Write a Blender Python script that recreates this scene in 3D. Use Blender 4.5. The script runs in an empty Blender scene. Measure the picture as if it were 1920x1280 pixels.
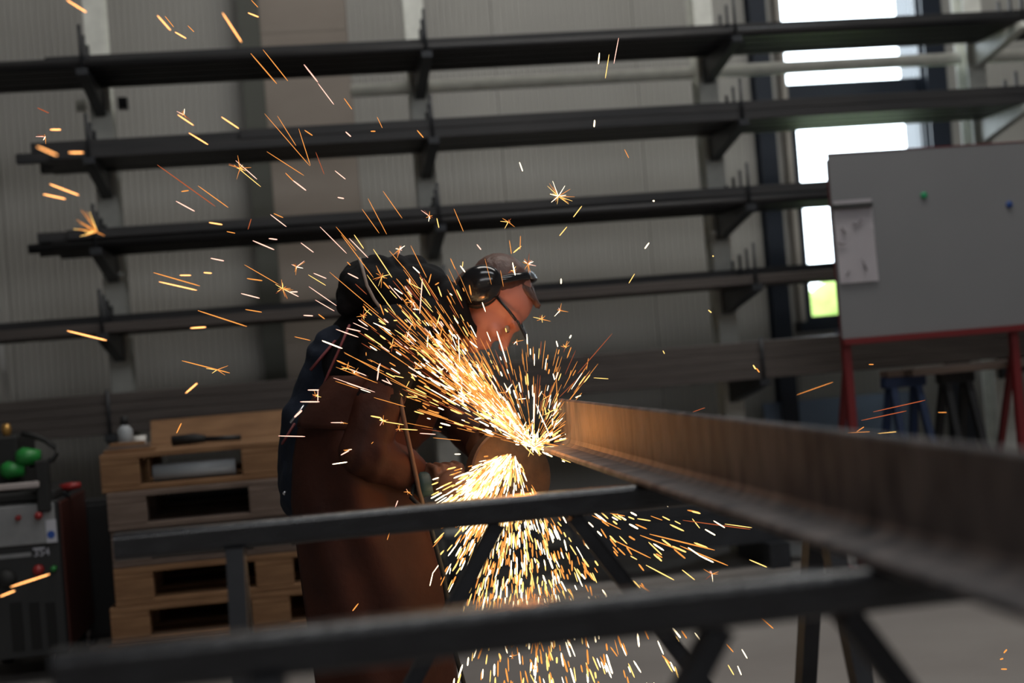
import bpy, bmesh, math, random
import numpy as np
from mathutils import Vector, Matrix, noise as mnoise

rnd = random.Random(7)
SC = bpy.context.scene
COL = SC.collection

# ------------------------------------------------------------------ camera
CAM_H, PSI, PITCH, ROLL, FPX = 1.12, math.radians(8.0), math.radians(0.55), math.radians(4.6), 2666.7
_fw = Vector((math.sin(PSI) * math.cos(PITCH), math.cos(PSI) * math.cos(PITCH), math.sin(PITCH)))
_r0 = Vector((math.cos(PSI), -math.sin(PSI), 0))
_u0 = _r0.cross(_fw)
RT = math.cos(ROLL) * _r0 - math.sin(ROLL) * _u0
UP = math.sin(ROLL) * _r0 + math.cos(ROLL) * _u0
CAM = Vector((0, 0, CAM_H))
cd = bpy.data.cameras.new('camera')
cd.sensor_width = 36
cd.lens = 50
cd.dof.use_dof = True
cd.dof.focus_distance = 3.45
cd.dof.aperture_fstop = 2.0
cam = bpy.data.objects.new('camera', cd)
COL.objects.link(cam)
M = Matrix((RT, UP, -_fw)).transposed().to_4x4()
M.translation = CAM
cam.matrix_world = M
SC.camera = cam


def P(x, y, Y=None, Z=None):
    """photo pixel -> point of the place, at the depth Y or height Z of what it touches"""
    d = _fw + (x - 960) / FPX * RT - (y - 640) / FPX * UP
    s = Y / d.y if Y is not None else (Z - CAM_H) / d.z
    return CAM + d * s


# ------------------------------------------------------------------ sky, lights, exposure
w = bpy.data.worlds.new('sky')
SC.world = w
w.use_nodes = True
w.node_tree.nodes['Background'].inputs[0].default_value = (0.86, 0.94, 1.0, 1)
w.node_tree.nodes['Background'].inputs[1].default_value = 8.0


def area(name, loc, size, energy, col, rot=(0, 0, 0), portal=False):
    l = bpy.data.lights.new(name, 'AREA')
    l.shape = 'RECTANGLE'
    l.size, l.size_y = size
    l.energy = energy
    l.color = col
    if portal:
        l.cycles.is_portal = True
    o = bpy.data.objects.new(name, l)
    COL.objects.link(o)
    o.location = loc
    o.rotation_euler = rot
    return o


area('skylight_glow', (2.1, 4.6, 6.25), (5.0, 1.4), 165, (1.0, 0.965, 0.90))
area('skylight_glow', (2.1, 0.4, 6.25), (5.0, 1.1), 85, (0.93, 0.97, 1.0))
area('front_fill_low', (-0.5, -5.85, 2.3), (6.0, 4.0), 9, (1.0, 0.97, 0.92), (math.pi / 2, 0, 0))  # low fill light added behind the camera
area('front_fill_high', (2.0, -5.8, 5.35), (8.0, 1.2), 115, (0.97, 0.98, 1.0), (math.radians(75), 0, 0))  # high fill light added behind the camera to brighten the rack posts
SC.view_settings.view_transform = 'Standard'
SC.view_settings.look = 'None'
SC.view_settings.exposure = 0.0
SC.view_settings.gamma = 1.0
SC.view_settings.use_curve_mapping = False
SC.cycles.use_denoising = True
SC.cycles.sample_clamp_indirect = 4.0
SC.cycles.max_bounces = 6
SC.cycles.transparent_max_bounces = 12


# ------------------------------------------------------------------ materials
def mat(name, col, rough=0.6, metal=0.0, col2=None, scale=8.0, stretch=(1, 1, 1), bump=0.0, bscale=None, spec=0.5, contrast=(0.3, 0.7)):
    m = bpy.data.materials.new(name)
    m.use_nodes = True
    nt = m.node_tree
    b = nt.nodes['Principled BSDF']
    b.inputs['Base Color'].default_value = (*col, 1)
    b.inputs['Roughness'].default_value = rough
    b.inputs['Metallic'].default_value = metal
    b.inputs['Specular IOR Level'].default_value = spec
    if col2 or bump:
        tc = nt.nodes.new('ShaderNodeTexCoord')
        mp = nt.nodes.new('ShaderNodeMapping')
        mp.inputs['Scale'].default_value = stretch
        nt.links.new(tc.outputs['Object'], mp.inputs[0])
        n = nt.nodes.new('ShaderNodeTexNoise')
        n.inputs['Scale'].default_value = scale
        n.inputs['Detail'].default_value = 5
        nt.links.new(mp.outputs[0], n.inputs[0])
        if col2:
            r = nt.nodes.new('ShaderNodeValToRGB')
            r.color_ramp.elements[0].position, r.color_ramp.elements[1].position = contrast
            r.color_ramp.elements[0].color = (*col, 1)
            r.color_ramp.elements[1].color = (*col2, 1)
            nt.links.new(n.outputs[0], r.inputs[0])
            nt.links.new(r.outputs[0], b.inputs['Base Color'])
        if bump:
            n2 = n
            if bscale:
                n2 = nt.nodes.new('ShaderNodeTexNoise')
                n2.inputs['Scale'].default_value = bscale
                n2.inputs['Detail'].default_value = 4
                nt.links.new(mp.outputs[0], n2.inputs[0])
            bp = nt.nodes.new('ShaderNodeBump')
            bp.inputs['Strength'].default_value = bump
            bp.inputs['Distance'].default_value = 0.01
            nt.links.new(n2.outputs[0], bp.inputs['Height'])
            nt.links.new(bp.outputs[0], b.inputs['Normal'])
    return m


def emis(name, col, s):
    m = bpy.data.materials.new(name)
    m.use_nodes = True
    nt = m.node_tree
    nt.nodes.remove(nt.nodes['Principled BSDF'])
    e = nt.nodes.new('ShaderNodeEmission')
    e.inputs[0].default_value = (*col, 1)
    e.inputs[1].default_value = s
    nt.links.new(e.outputs[0], nt.nodes['Material Output'].inputs[0])
    m.cycles.emission_sampling = 'NONE'
    return m


def glass(name, tint, refl=0.08):
    m = bpy.data.materials.new(name)
    m.use_nodes = True
    nt = m.node_tree
    nt.nodes.remove(nt.nodes['Principled BSDF'])
    t = nt.nodes.new('ShaderNodeBsdfTransparent')
    t.inputs[0].default_value = (*tint, 1)
    g = nt.nodes.new('ShaderNodeBsdfGlossy')
    g.inputs['Roughness'].default_value = 0.05
    mx = nt.nodes.new('ShaderNodeMixShader')
    mx.inputs[0].default_value = refl
    nt.links.new(t.outputs[0], mx.inputs[1])
    nt.links.new(g.outputs[0], mx.inputs[2])
    nt.links.new(mx.outputs[0], nt.nodes['Material Output'].inputs[0])
    return m


MT = dict(
    floor=mat('concrete_floor', (0.20, 0.18, 0.17), 0.75, col2=(0.27, 0.25, 0.235), scale=1.2, bump=0.08, bscale=60),
    clad=mat('grey_cladding', (0.37, 0.36, 0.335), 0.5, col2=(0.43, 0.42, 0.395), scale=0.7, stretch=(1, 1, 2.5)),
    brownpanel=mat('brown_board', (0.30, 0.255, 0.22), 0.7, col2=(0.38, 0.33, 0.29), scale=1.5, stretch=(1, 1, 2)),
    greencol=mat('olive_column_paint', (0.10, 0.105, 0.09), 0.6),
    bluecol=mat('dark_blue_frame_paint', (0.013, 0.019, 0.032), 0.4),
    jamb=mat('pale_jamb', (0.45, 0.42, 0.38), 0.5, col2=(0.33, 0.30, 0.27), scale=4),
    plaster=mat('hall_wall', (0.28, 0.275, 0.265), 0.85, col2=(0.33, 0.325, 0.31), scale=2),
    ceil=mat('hall_ceiling', (0.30, 0.30, 0.29), 0.9, col2=(0.34, 0.34, 0.33), scale=2),
    galv=mat('galvanised_steel', (0.70, 0.71, 0.66), 0.42, 0.0, col2=(0.84, 0.85, 0.79), scale=18),
    arm=mat('black_bracket', (0.018, 0.02, 0.024), 0.45, 0.2, col2=(0.03, 0.033, 0.04), scale=10),
    stock=mat('dark_mill_steel', (0.020, 0.021, 0.024), 0.5, 0.3, col2=(0.042, 0.040, 0.041), scale=6, stretch=(0.4, 3, 3)),
    stockb=mat('brownish_mill_steel', (0.06, 0.05, 0.047), 0.5, 0.4, col2=(0.10, 0.085, 0.078), scale=6, stretch=(0.4, 3, 3)),
    rail=mat('trestle_steel', (0.012, 0.012, 0.015), 0.2, 0.0, col2=(0.026, 0.027, 0.031), scale=9, stretch=(2, 6, 6), bump=0.06, bscale=70, spec=0.75),
    leg=mat('trestle_leg_steel', (0.016, 0.016, 0.019), 0.6, 0.0, col2=(0.034, 0.035, 0.04), scale=9, spec=0.3),
    beam=mat('rusty_beam_steel', (0.030, 0.033, 0.042), 0.6, 0.0, col2=(0.185, 0.158, 0.152), scale=16, stretch=(1, 1.6, 0.55), bump=0.2, bscale=45, spec=0.35),
    wood=mat('pallet_pine', (0.17, 0.083, 0.036), 0.8, col2=(0.27, 0.145, 0.068), scale=5, stretch=(1.2, 6, 6), bump=0.15),
    wood2=mat('weathered_pallet_wood', (0.115, 0.08, 0.062), 0.85, col2=(0.18, 0.13, 0.105), scale=5, stretch=(1.2, 6, 6), bump=0.15),
    red=mat('red_stand_paint', (0.14, 0.008, 0.010), 0.5),
    board=mat('grey_sheet_board', (0.17, 0.172, 0.18), 0.45, 0.0, col2=(0.20, 0.20, 0.208), scale=1.2),
    paper=mat('white_paper', (0.74, 0.70, 0.74), 0.8, col2=(0.70, 0.66, 0.70), scale=6),
    ink=mat('pencil_ink', (0.22, 0.20, 0.22), 0.8),
    clip=mat('dark_clip', (0.03, 0.03, 0.03), 0.5),
    green=mat('green_plastic', (0.02, 0.22, 0.04), 0.4),
    magg=mat('green_magnet', (0.01, 0.25, 0.10), 0.4),
    magb=mat('blue_magnet', (0.01, 0.05, 0.22), 0.4),
    blue=mat('blue_trestle_paint', (0.012, 0.03, 0.09), 0.5),
    skin=mat('skin', (0.60, 0.25, 0.19), 0.45, col2=(0.66, 0.29, 0.22), scale=12),
    hair=mat('brown_hair', (0.085, 0.040, 0.030), 0.5, col2=(0.13, 0.065, 0.05), scale=60, stretch=(1, 1, 0.3), bump=0.5),
    jacket=mat('black_jacket', (0.006, 0.006, 0.007), 0.85, col2=(0.011, 0.0105, 0.012), scale=14, bump=0.5, bscale=22, spec=0.15),
    navy=mat('navy_work_trousers', (0.012, 0.017, 0.030), 0.85, col2=(0.02, 0.027, 0.045), scale=12, bump=0.4, bscale=25, spec=0.2),
    leather=mat('brown_leather_apron', (0.034, 0.009, 0.005), 0.7, col2=(0.066, 0.018, 0.009), scale=7, bump=0.25, bscale=30, spec=0.3),
    glove=mat('brown_leather_glove', (0.06, 0.024, 0.013), 0.65, col2=(0.09, 0.037, 0.02), scale=20, bump=0.3),
    strap=mat('dull_red_strap', (0.22, 0.05, 0.055), 0.7),
    cord=mat('grey_cord', (0.30, 0.25, 0.22), 0.7),
    piping=mat('apron_edge_piping', (0.13, 0.075, 0.05), 0.7),
    muff=mat('glossy_black_shell', (0.012, 0.012, 0.014), 0.14, spec=0.7),
    cushion=mat('black_cushion', (0.014, 0.013, 0.013), 0.6),
    band=mat('headband_steel', (0.20, 0.22, 0.25), 0.28, 0.6),
    lens=glass('amber_lens', (0.97, 0.9, 0.8), 0.07),
    gframe=mat('glasses_frame', (0.02, 0.024, 0.03), 0.3),
    eye=mat('eye_white', (0.42, 0.34, 0.29), 0.3),
    iris=mat('iris_dark', (0.03, 0.02, 0.015), 0.2),
    boot=mat('black_boot', (0.015, 0.014, 0.013), 0.5),
    sole=mat('boot_sole', (0.03, 0.028, 0.025), 0.8),
    buckle=mat('bright_buckle', (0.7, 0.72, 0.78), 0.25, 0.9),
    disc=mat('cutting_disc', (0.06, 0.036, 0.024), 0.75, col2=(0.09, 0.055, 0.036), scale=40, bump=0.3),
    flange=mat('disc_flange', (0.42, 0.36, 0.30), 0.35, 0.8),
    guard=mat('guard_steel', (0.07, 0.045, 0.035), 0.42, 0.3),
    tool=mat('grinder_housing', (0.02, 0.05, 0.055), 0.45),
    gear=mat('gearbox_cast', (0.16, 0.15, 0.15), 0.4, 0.7),
    rubber=mat('black_rubber', (0.012, 0.012, 0.012), 0.7),
    weldbody=mat('welder_black_case', (0.022, 0.023, 0.024), 0.5),
    weldpanel=mat('welder_grey_panel', (0.28, 0.28, 0.285), 0.5, col2=(0.23, 0.235, 0.24), scale=25),
    weldside=mat('welder_rust_red_side', (0.05, 0.011, 0.007), 0.5),
    vent=mat('vent_black', (0.006, 0.006, 0.006), 0.8),
    knobred=mat('red_knob', (0.30, 0.02, 0.02), 0.4),
    handle=mat('bright_handle', (0.50, 0.44, 0.43), 0.4, 0.3),
    white=mat('white_plastic', (0.62, 0.60, 0.57), 0.5),
    label=mat('pale_sticker', (0.50, 0.50, 0.55), 0.6),
    bluedot=mat('blue_print', (0.02, 0.08, 0.35), 0.5),
    brass=mat('brass_fitting', (0.50, 0.28, 0.08), 0.35, 0.7),
    greybag=mat('grey_plastic_roll', (0.30, 0.32, 0.34), 0.45, col2=(0.38, 0.40, 0.42), scale=9),
    cabinet=mat('black_cabinet', (0.012, 0.012, 0.013), 0.5),
    sheet=mat('blue_grey_sheet_metal', (0.20, 0.25, 0.34), 0.35, 0.4),
    glass=glass('window_glass', (0.97, 0.99, 1.0), 0.05),
    grass=mat('lawn', (0.20, 0.24, 0.12), 0.9, col2=(0.27, 0.31, 0.16), scale=3),
    leaf=mat('hedge_leaves', (0.20, 0.32, 0.05), 0.8, col2=(0.36, 0.48, 0.12), scale=6),
)
SP = dict(
    w=emis('spark_white_hot', (1.0, 0.80, 0.50), 4.5),
    y=emis('spark_yellow', (1.0, 0.60, 0.17), 1.9),
    o=emis('spark_orange', (1.0, 0.36, 0.075), 1.15),
    p=emis('spark_pink_white', (1.0, 0.52, 0.40), 1.9),
    n=emis('spark_bright_orange', (1.0, 0.42, 0.13), 3.6),
    d=emis('spark_dull_red', (0.75, 0.17, 0.06), 0.6),
)


# ------------------------------------------------------------------ builders
def tag(o, label=None, cat=None, group=None, kind=None):
    if label:
        o['label'] = label
    if cat:
        o['category'] = cat
    if group:
        o['group'] = group
    if kind:
        o['kind'] = kind
    return o


def empty(name, loc):
    o = bpy.data.objects.new(name, None)
    o.empty_display_size = 0.1
    COL.objects.link(o)
    o.location = loc
    return o


def wloc(o):
    v = Vector(o.location)
    while o.parent:
        o = o.parent
        v += Vector(o.location)
    return v


def put(name, me, m, parent=None, loc=(0, 0, 0)):
    """link a mesh whose coordinates are relative to loc (world)"""
    o = bpy.data.objects.new(name, me)
    COL.objects.link(o)
    if m is not None and not me.materials:
        me.materials.append(m)
    if parent is not None:
        o.parent = parent
        o.location = Vector(loc) - wloc(parent)
    else:
        o.location = loc
    return o


def fin(name, bm, m, parent=None, smooth=False):
    """bmesh in world coordinates -> object with its origin at its own base"""
    bmesh.ops.recalc_face_normals(bm, faces=bm.faces[:])
    xs = [v.co for v in bm.verts]
    c = Vector(((min(v.x for v in xs) + max(v.x for v in xs)) / 2, (min(v.y for v in xs) + max(v.y for v in xs)) / 2, min(v.z for v in xs)))
    bmesh.ops.translate(bm, verts=bm.verts[:], vec=-c)
    me = bpy.data.meshes.new(name)
    bm.to_mesh(me)
    bm.free()
    if smooth:
        for p in me.polygons:
            p.use_smooth = True
    return put(name, me, m, parent, c)


def add_box(bm, lo, hi, bevel=0.0):
    lo, hi = Vector(lo), Vector(hi)
    r = bmesh.ops.create_cube(bm, size=1)
    vs = r['verts']
    s = hi - lo
    c = (hi + lo) / 2
    for v in vs:
        v.co = Vector((v.co.x * s.x, v.co.y * s.y, v.co.z * s.z)) + c
    if bevel:
        es = list({e for v in vs for e in v.link_edges})
        bmesh.ops.bevel(bm, geom=es, offset=bevel, segments=1, affect='EDGES')


def box(name, lo, hi, m, parent=None, bevel=0.0):
    bm = bmesh.new()
    add_box(bm, lo, hi, bevel)
    return fin(name, bm, m, parent)


def frame_of(d, hint=(0, 0, 1)):
    d = Vector(d).normalized()
    h = Vector(hint)
    if abs(d.dot(h)) > 0.98:
        h = Vector((1, 0, 0))
    x = h.cross(d).normalized()
    return x, d.cross(x), d


def add_tube(bm, pts, r, seg=8, caps=True, squash=None, hint=(0, 0, 1)):
    """swept tube along points; r is one radius or a list"""
    pts = [Vector(p) for p in pts]
    rs = r if isinstance(r, (list, tuple)) else [r] * len(pts)
    rings = []
    for i, p in enumerate(pts):
        a = pts[max(0, i - 1)]
        b = pts[min(len(pts) - 1, i + 1)]
        x, y, d = frame_of(b - a, hint)
        sx, sy = squash or (1, 1)
        rings.append([bm.verts.new(p + rs[i] * (sx * math.cos(t) * x + sy * math.sin(t) * y)) for t in (2 * math.pi * k / seg for k in range(seg))])
    for a, b in zip(rings, rings[1:]):
        for k in range(seg):
            bm.faces.new((a[k], a[(k + 1) % seg], b[(k + 1) % seg], b[k]))
    if caps:
        bm.faces.new(rings[0][::-1])
        bm.faces.new(rings[-1])


def tube(name, pts, r, m, parent=None, seg=10, smooth=True, squash=None, hint=(0, 0, 1)):
    bm = bmesh.new()
    add_tube(bm, pts, r, seg, squash=squash, hint=hint)
    return fin(name, bm, m, parent, smooth)


def add_bar(bm, a, b, wx, wy, hint=(0, 0, 1), bevel=0.0):
    """square section bar from a to b"""
    a, b = Vector(a), Vector(b)
    x, y, d = frame_of(b - a, hint)
    L = (b - a).length
    r = bmesh.ops.create_cube(bm, size=1)
    for v in r['verts']:
        v.co = a + x * v.co.x * wx + y * v.co.y * wy + d * (v.co.z + 0.5) * L
    if bevel:
        bmesh.ops.bevel(bm, geom=list({e for v in r['verts'] for e in v.link_edges}), offset=bevel, segments=2, affect='EDGES')


def bar(name, a, b, wx, wy, m, parent=None, hint=(0, 0, 1), bevel=0.0):
    bm = bmesh.new()
    add_bar(bm, a, b, wx, wy, hint, bevel)
    return fin(name, bm, m, parent)


def add_prism(bm, outline, vec):
    """closed outline of points, extruded by vec"""
    v0 = [bm.verts.new(Vector(p)) for p in outline]
    v1 = [bm.verts.new(Vector(p) + Vector(vec)) for p in outline]
    n = len(v0)
    bm.faces.new(v0)
    bm.faces.new(v1[::-1])
    for k in range(n):
        bm.faces.new((v0[k], v1[k], v1[(k + 1) % n], v0[(k + 1) % n]))


def prism(name, outline, vec, m, parent=None):
    bm = bmesh.new()
    add_prism(bm, outline, vec)
    return fin(name, bm, m, parent)


def add_ell(bm, c, r, axes=None, sub=3):
    axes = axes or (Vector((1, 0, 0)), Vector((0, 1, 0)), Vector((0, 0, 1)))
    res = bmesh.ops.create_icosphere(bm, subdivisions=sub, radius=1)
    c = Vector(c)
    if not isinstance(r, (tuple, list)):
        r = (r, r, r)
    for v in res['verts']:
        q = v.co.copy()
        v.co = c + axes[0] * q.x * r[0] + axes[1] * q.y * r[1] + axes[2] * q.z * r[2]


def add_cap(bm, a, b, r0, r1, seg=14):
    """tapered capsule"""
    a, b = Vector(a), Vector(b)
    d = (b - a).normalized()
    pts, rs = [], []
    for t in (-1, -0.9, -0.6, -0.3):
        pts.append(a + d * r0 * t)
        rs.append(max(1e-4, r0 * math.sqrt(max(0, 1 - t * t))))
    pts += [a, b]
    rs += [r0, r1]
    for t in (0.3, 0.6, 0.9, 1):
        pts.append(b + d * r1 * t)
        rs.append(max(1e-4, r1 * math.sqrt(max(0, 1 - t * t))))
    add_tube(bm, pts, rs, seg)


def blob(name, prims, voxel, m, parent, smooth=4, fold=0.0):
    """prims merged to one continuous surface"""
    bm = bmesh.new()
    for p in prims:
        if p[0] == 'c':
            add_cap(bm, *p[1:])
        else:
            add_ell(bm, *p[1:])
    me = bpy.data.meshes.new('tmp')
    bm.to_mesh(me)
    bm.free()
    o = bpy.data.objects.new('tmp', me)
    COL.objects.link(o)
    md = o.modifiers.new('r', 'REMESH')
    md.mode = 'VOXEL'
    md.voxel_size = voxel
    ms = o.modifiers.new('s', 'SMOOTH')
    ms.iterations = smooth
    ms.factor = 0.5
    dg = bpy.context.evaluated_depsgraph_get()
    me2 = bpy.data.meshes.new_from_object(o.evaluated_get(dg))
    bpy.data.objects.remove(o)
    bpy.data.meshes.remove(me)
    bm = bmesh.new()
    bm.from_mesh(me2)
    bpy.data.meshes.remove(me2)
    if fold:                                # cloth folds
        bm.normal_update()
        for v in bm.verts:
            q = v.co
            a = mnoise.noise(Vector((q.x * 9, q.y * 6, q.z * 9))) * 1.5
            d = math.sin(26 * (q.x * 0.7 + q.z * 0.7) + 5 * a) * 0.6 + mnoise.noise(q * 22) * 0.7
            v.co = q + v.normal * d * fold
    return fin(name, bm, m, parent, True)


def disc_mesh(bm, c, axis, r0, r1, th, seg=40, hint=(0, 0, 1)):
    """flat ring / disc of thickness th, centred on c along axis"""
    x, y, d = frame_of(axis, hint)
    c = Vector(c)
    rings = []
    for (r, o) in ((r0, -th / 2), (r1, -th / 2), (r1, th / 2), (r0, th / 2)):
        rings.append([bm.verts.new(c + d * o + r * (math.cos(t) * x + math.sin(t) * y)) for t in (2 * math.pi * k / seg for k in range(seg))])
    for i in range(4):
        a, b = rings[i], rings[(i + 1) % 4]
        for k in range(seg):
            bm.faces.new((a[k], a[(k + 1) % seg], b[(k + 1) % seg], b[k]))


# ------------------------------------------------------------------ the hall
WY = 8.1           # face of the back wall
X0, X1, Y0, ZC = -6.0, 9.0, -6.0, 6.3
tag(box('floor', (X0, Y0, -0.2), (X1, WY + 0.3, 0), MT['floor']), 'bare grey concrete workshop floor', 'floor', kind='structure')
tag(box('ceiling', (X0, Y0, ZC), (X1, WY + 0.3, ZC + 0.2), MT['ceil']), 'plain grey hall ceiling', 'ceiling', kind='structure')
tag(box('wall_left', (X0 - 0.2, Y0, 0), (X0, WY + 0.3, ZC), MT['plaster']), 'plain grey side wall of the hall', 'wall', kind='structure')
tag(box('wall_right', (X1, Y0, 0), (X1 + 0.2, WY + 0.3, ZC), MT['plaster']), 'plain grey far side wall of the hall', 'wall', kind='structure')
tag(box('wall_front', (X0, Y0 - 0.2, 0), (X1, Y0, ZC), MT['plaster']), 'plain grey hall wall facing the rack wall', 'wall', kind='structure')

# window opening measured from the photograph on the wall plane
WX0, WX1 = P(1466, 80, WY).x, P(1722, 80, WY).x
WZ0 = P(1550, 600, WY).z
WZ1 = 4.2
wall = tag(empty('wall_back', (1.5, WY + 0.1, 0)), 'ribbed grey clad hall wall behind the bar rack', 'wall', kind='structure')


def ribbed(name, xa, xb, za, zb, m, ribs=True):
    bm = bmesh.new()
    n = max(1, round((xb - xa - 0.003) / 0.0355))
    xs = []
    a, b = xa + 0.0015, xb - 0.0015
    p = (b - a) / n
    for k in range(n):
        x = a + k * p
        if ribs:
            xs += [(x, WY), (x + p * 0.70, WY), (x + p * 0.78, WY + 0.007), (x + p * 0.94, WY + 0.007)]
        else:
            xs += [(x, WY)]
    xs.append((b, WY))
    lowr = [bm.verts.new((x, y, za)) for x, y in xs]
    upr = [bm.verts.new((x, y, zb)) for x, y in xs]
    for k in range(len(xs) - 1):
        bm.faces.new((lowr[k], lowr[k + 1], upr[k + 1], upr[k]))
    q = [bm.verts.new((x, WY + 0.06, z)) for x in (a, b) for z in (za, zb)]
    bm.faces.new((lowr[0], upr[0], q[1], q[0]))
    bm.faces.new((lowr[-1], upr[-1], q[3], q[2]))
    return fin(name, bm, m, wall)


box('wall_backing', (X0, WY + 0.05, 0), (WX0 - 0.03, WY + 0.3, ZC), MT['plaster'], wall)
box('wall_backing', (WX1 + 0.03, WY + 0.05, 0), (X1, WY + 0.3, ZC), MT['plaster'], wall)
box('wall_backing', (WX0 - 0.03, WY + 0.05, 0), (WX1 + 0.03, WY + 0.3, WZ0 - 0.03), MT['plaster'], wall)
box('wall_backing', (WX0 - 0.03, WY + 0.05, WZ1 + 0.03), (WX1 + 0.03, WY + 0.3, ZC), MT['plaster'], wall)
bx0, bx1 = P(491, 100, WY).x, P(655, 100, WY).x
edges = [X0]
while edges[-1] + 1.1 < bx0:
    edges.append(edges[-1] + (bx0 - X0) / 4)
edges[-1] = bx0
edges.append(bx1)
for k in range(1, 4):
    edges.append(bx1 + (WX0 - 0.06 - bx1) * k / 3)
edges.append(WX1 + 0.06)
for k in range(1, 5):
    edges.append(WX1 + 0.06 + (X1 - WX1 - 0.06) * k / 4)
for a, b in zip(edges, edges[1:]):
    brown = abs(a - bx0) < 1e-6
    if abs(b - (WX1 + 0.06)) < 1e-6:
        ribbed('wall_panel', a, b, 0, WZ0 - 0.06, MT['clad'])
        ribbed('wall_panel', a, b, WZ1 + 0.06, ZC, MT['clad'])
    elif brown:
        hs = [0, 0.72, 1.30, 1.88, 2.46, 3.04, 3.62, ZC]
        for z0, z1 in zip(hs, hs[1:]):
            ribbed('wall_panel', a, b, z0 + 0.0015, z1 - 0.0015, MT['brownpanel'], False)
    else:
        ribbed('wall_panel', a, b, 0, ZC, MT['clad'])

# window
win = tag(empty('window_1', ((WX0 + WX1) / 2, WY + 0.1, WZ0)), 'tall overexposed window with dark blue frame behind the rack', 'window', kind='structure')
zt0, zt1 = P(1600, 207, WY).z, P(1600, 150, WY).z      # transom
fr = 0.045
box('jamb', (WX0 - 0.03, WY - 0.03, WZ0 - 0.03), (WX0, WY + 0.3, WZ1), MT['jamb'], win)
box('jamb', (WX1, WY - 0.03, WZ0 - 0.03), (WX1 + 0.03, WY + 0.3, WZ1), MT['bluecol'], win)
box('window_sill', (WX0 - 0.06, WY - 0.10, WZ0 - 0.06), (WX1 + 0.06, WY + 0.3, WZ0), MT['bluecol'], win)
box('transom', (WX0, WY + 0.03, zt0), (WX1, WY + 0.13, zt1), MT['bluecol'], win)
lx = P(1503, 300, WY).x
box('sash_stile', (WX0, WY + 0.04, WZ0), (lx, WY + 0.12, zt0), MT['bluecol'], win)
box('sash_stile', (WX1 - 0.012, WY + 0.04, WZ0), (WX1, WY + 0.12, zt0), MT['bluecol'], win)
zm0 = P(1545, 517, WY).z
box('sash_rail', (lx, WY + 0.04, zm0 - 0.02), (WX1 - 0.012, WY + 0.12, zm0 + 0.02), MT['bluecol'], win)
box('sash_rail', (lx, WY + 0.04, WZ0), (WX1 - 0.012, WY + 0.12, WZ0 + 0.03), MT['bluecol'], win)
box('window_pane', (WX0, WY + 0.075, zt1), (WX1, WY + 0.085, WZ1), MT['glass'], win)
box('window_pane', (lx, WY + 0.075, zm0 + 0.02), (WX1 - 0.012, WY + 0.085, zt0), MT['glass'], win)
box('window_pane', (lx, WY + 0.075, WZ0 + 0.03), (WX1 - 0.012, WY + 0.085, zm0 - 0.02), MT['glass'], win)
area('window_portal', ((WX0 + WX1) / 2, WY + 0.31, (WZ0 + WZ1) / 2), (WX1 - WX0, WZ1 - WZ0), 1, (1, 1, 1), (-math.pi / 2, 0, 0), True)

# skylight strips in the ceiling
for i, y in enumerate((4.6, 0.4)):
    sk = tag(empty('trim_%d' % (i + 1), (2.1, y, ZC - 0.05)), 'skylight frame of white boards in the ceiling', 'skylight', kind='structure')
    for s in (-1, 1):
        box('frame_board', (-0.5, y + s * 0.75 - 0.03, ZC - 0.07), (4.7, y + s * 0.75 + 0.03, ZC), MT['white'], sk)

# unseen roller gate frame, added to dress the low front fill light
gt = tag(empty('added_gate', (-0.5, Y0, 0)), 'unseen roller gate frame added around the low front fill light', 'gate', kind='structure')
for x in (-3.6, 2.52):
    box('added_gate_jamb', (x, Y0 + 0.001, 0), (x + 0.08, Y0 + 0.14, 4.4), MT['galv'], gt)
box('added_roller_box', (-3.6, Y0 + 0.001, 4.401), (2.6, Y0 + 0.4, 4.8), MT['galv'], gt)

cl = tag(empty('added_clerestory', (2.0, Y0, 4.75)), 'unseen clerestory frame added around the high front fill light', 'window', kind='structure')  # frame added to dress the high front fill light
for z in (4.82, 5.97):
    box('added_frame', (-2.1, Y0 + 0.001, z - 0.04), (6.1, Y0 + 0.08, z + 0.04), MT['galv'], cl)
for x in (-2.06, 2.0, 6.06):
    box('added_mullion', (x - 0.04, Y0 + 0.001, 4.861), (x + 0.04, Y0 + 0.08, 5.929), MT['galv'], cl)

# columns on the wall
def column(px0, px1, py, m, label, dep=0.16):
    a, b = P(px0, py, WY - dep).x, P(px1, py, WY - dep).x
    c = tag(empty('steel_column', ((a + b) / 2, WY - dep / 2, 0)), label, 'column', 'hall columns')
    t = 0.012
    box('flange', (a, WY - dep, 0), (b, WY - dep + t, ZC), m, c)
    box('flange', (a, WY - 0.014, 0), (b, WY - 0.002, ZC), m, c)
    box('web', ((a + b) / 2 - 0.006, WY - dep + t, 0), ((a + b) / 2 + 0.006, WY - 0.014, ZC), m, c)
    return c


column(450, 490, 100, MT['greencol'], 'olive grey steel column beside the brown wall boards')
column(1408, 1440, 60, MT['bluecol'], 'dark blue steel column on the rack side of the window', 0.10)
column(1738, 1776, 150, MT['bluecol'], 'dark blue steel column behind the last rack post', 0.10)

# outside: lawn and hedge seen through the window
tag(box('lawn', (-2, WY + 0.4, -0.3), (14, WY + 14, -0.02), MT['grass']), 'sunlit green lawn outside the window', 'lawn', kind='stuff')
prims = []
for k in range(22):
    x = 2.6 + k * 0.16 + rnd.uniform(-.1, .1)
    prims.append(('e', (x, WY + 5 + rnd.uniform(-.3, .3), 0.70 + rnd.uniform(-.02, .2)), (0.45, 0.4, 0.75)))
h = blob('hedge', prims, 0.07, MT['leaf'], None, 1)
tag(h, 'bright green clipped hedge on the lawn outside the window', 'hedge')

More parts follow.
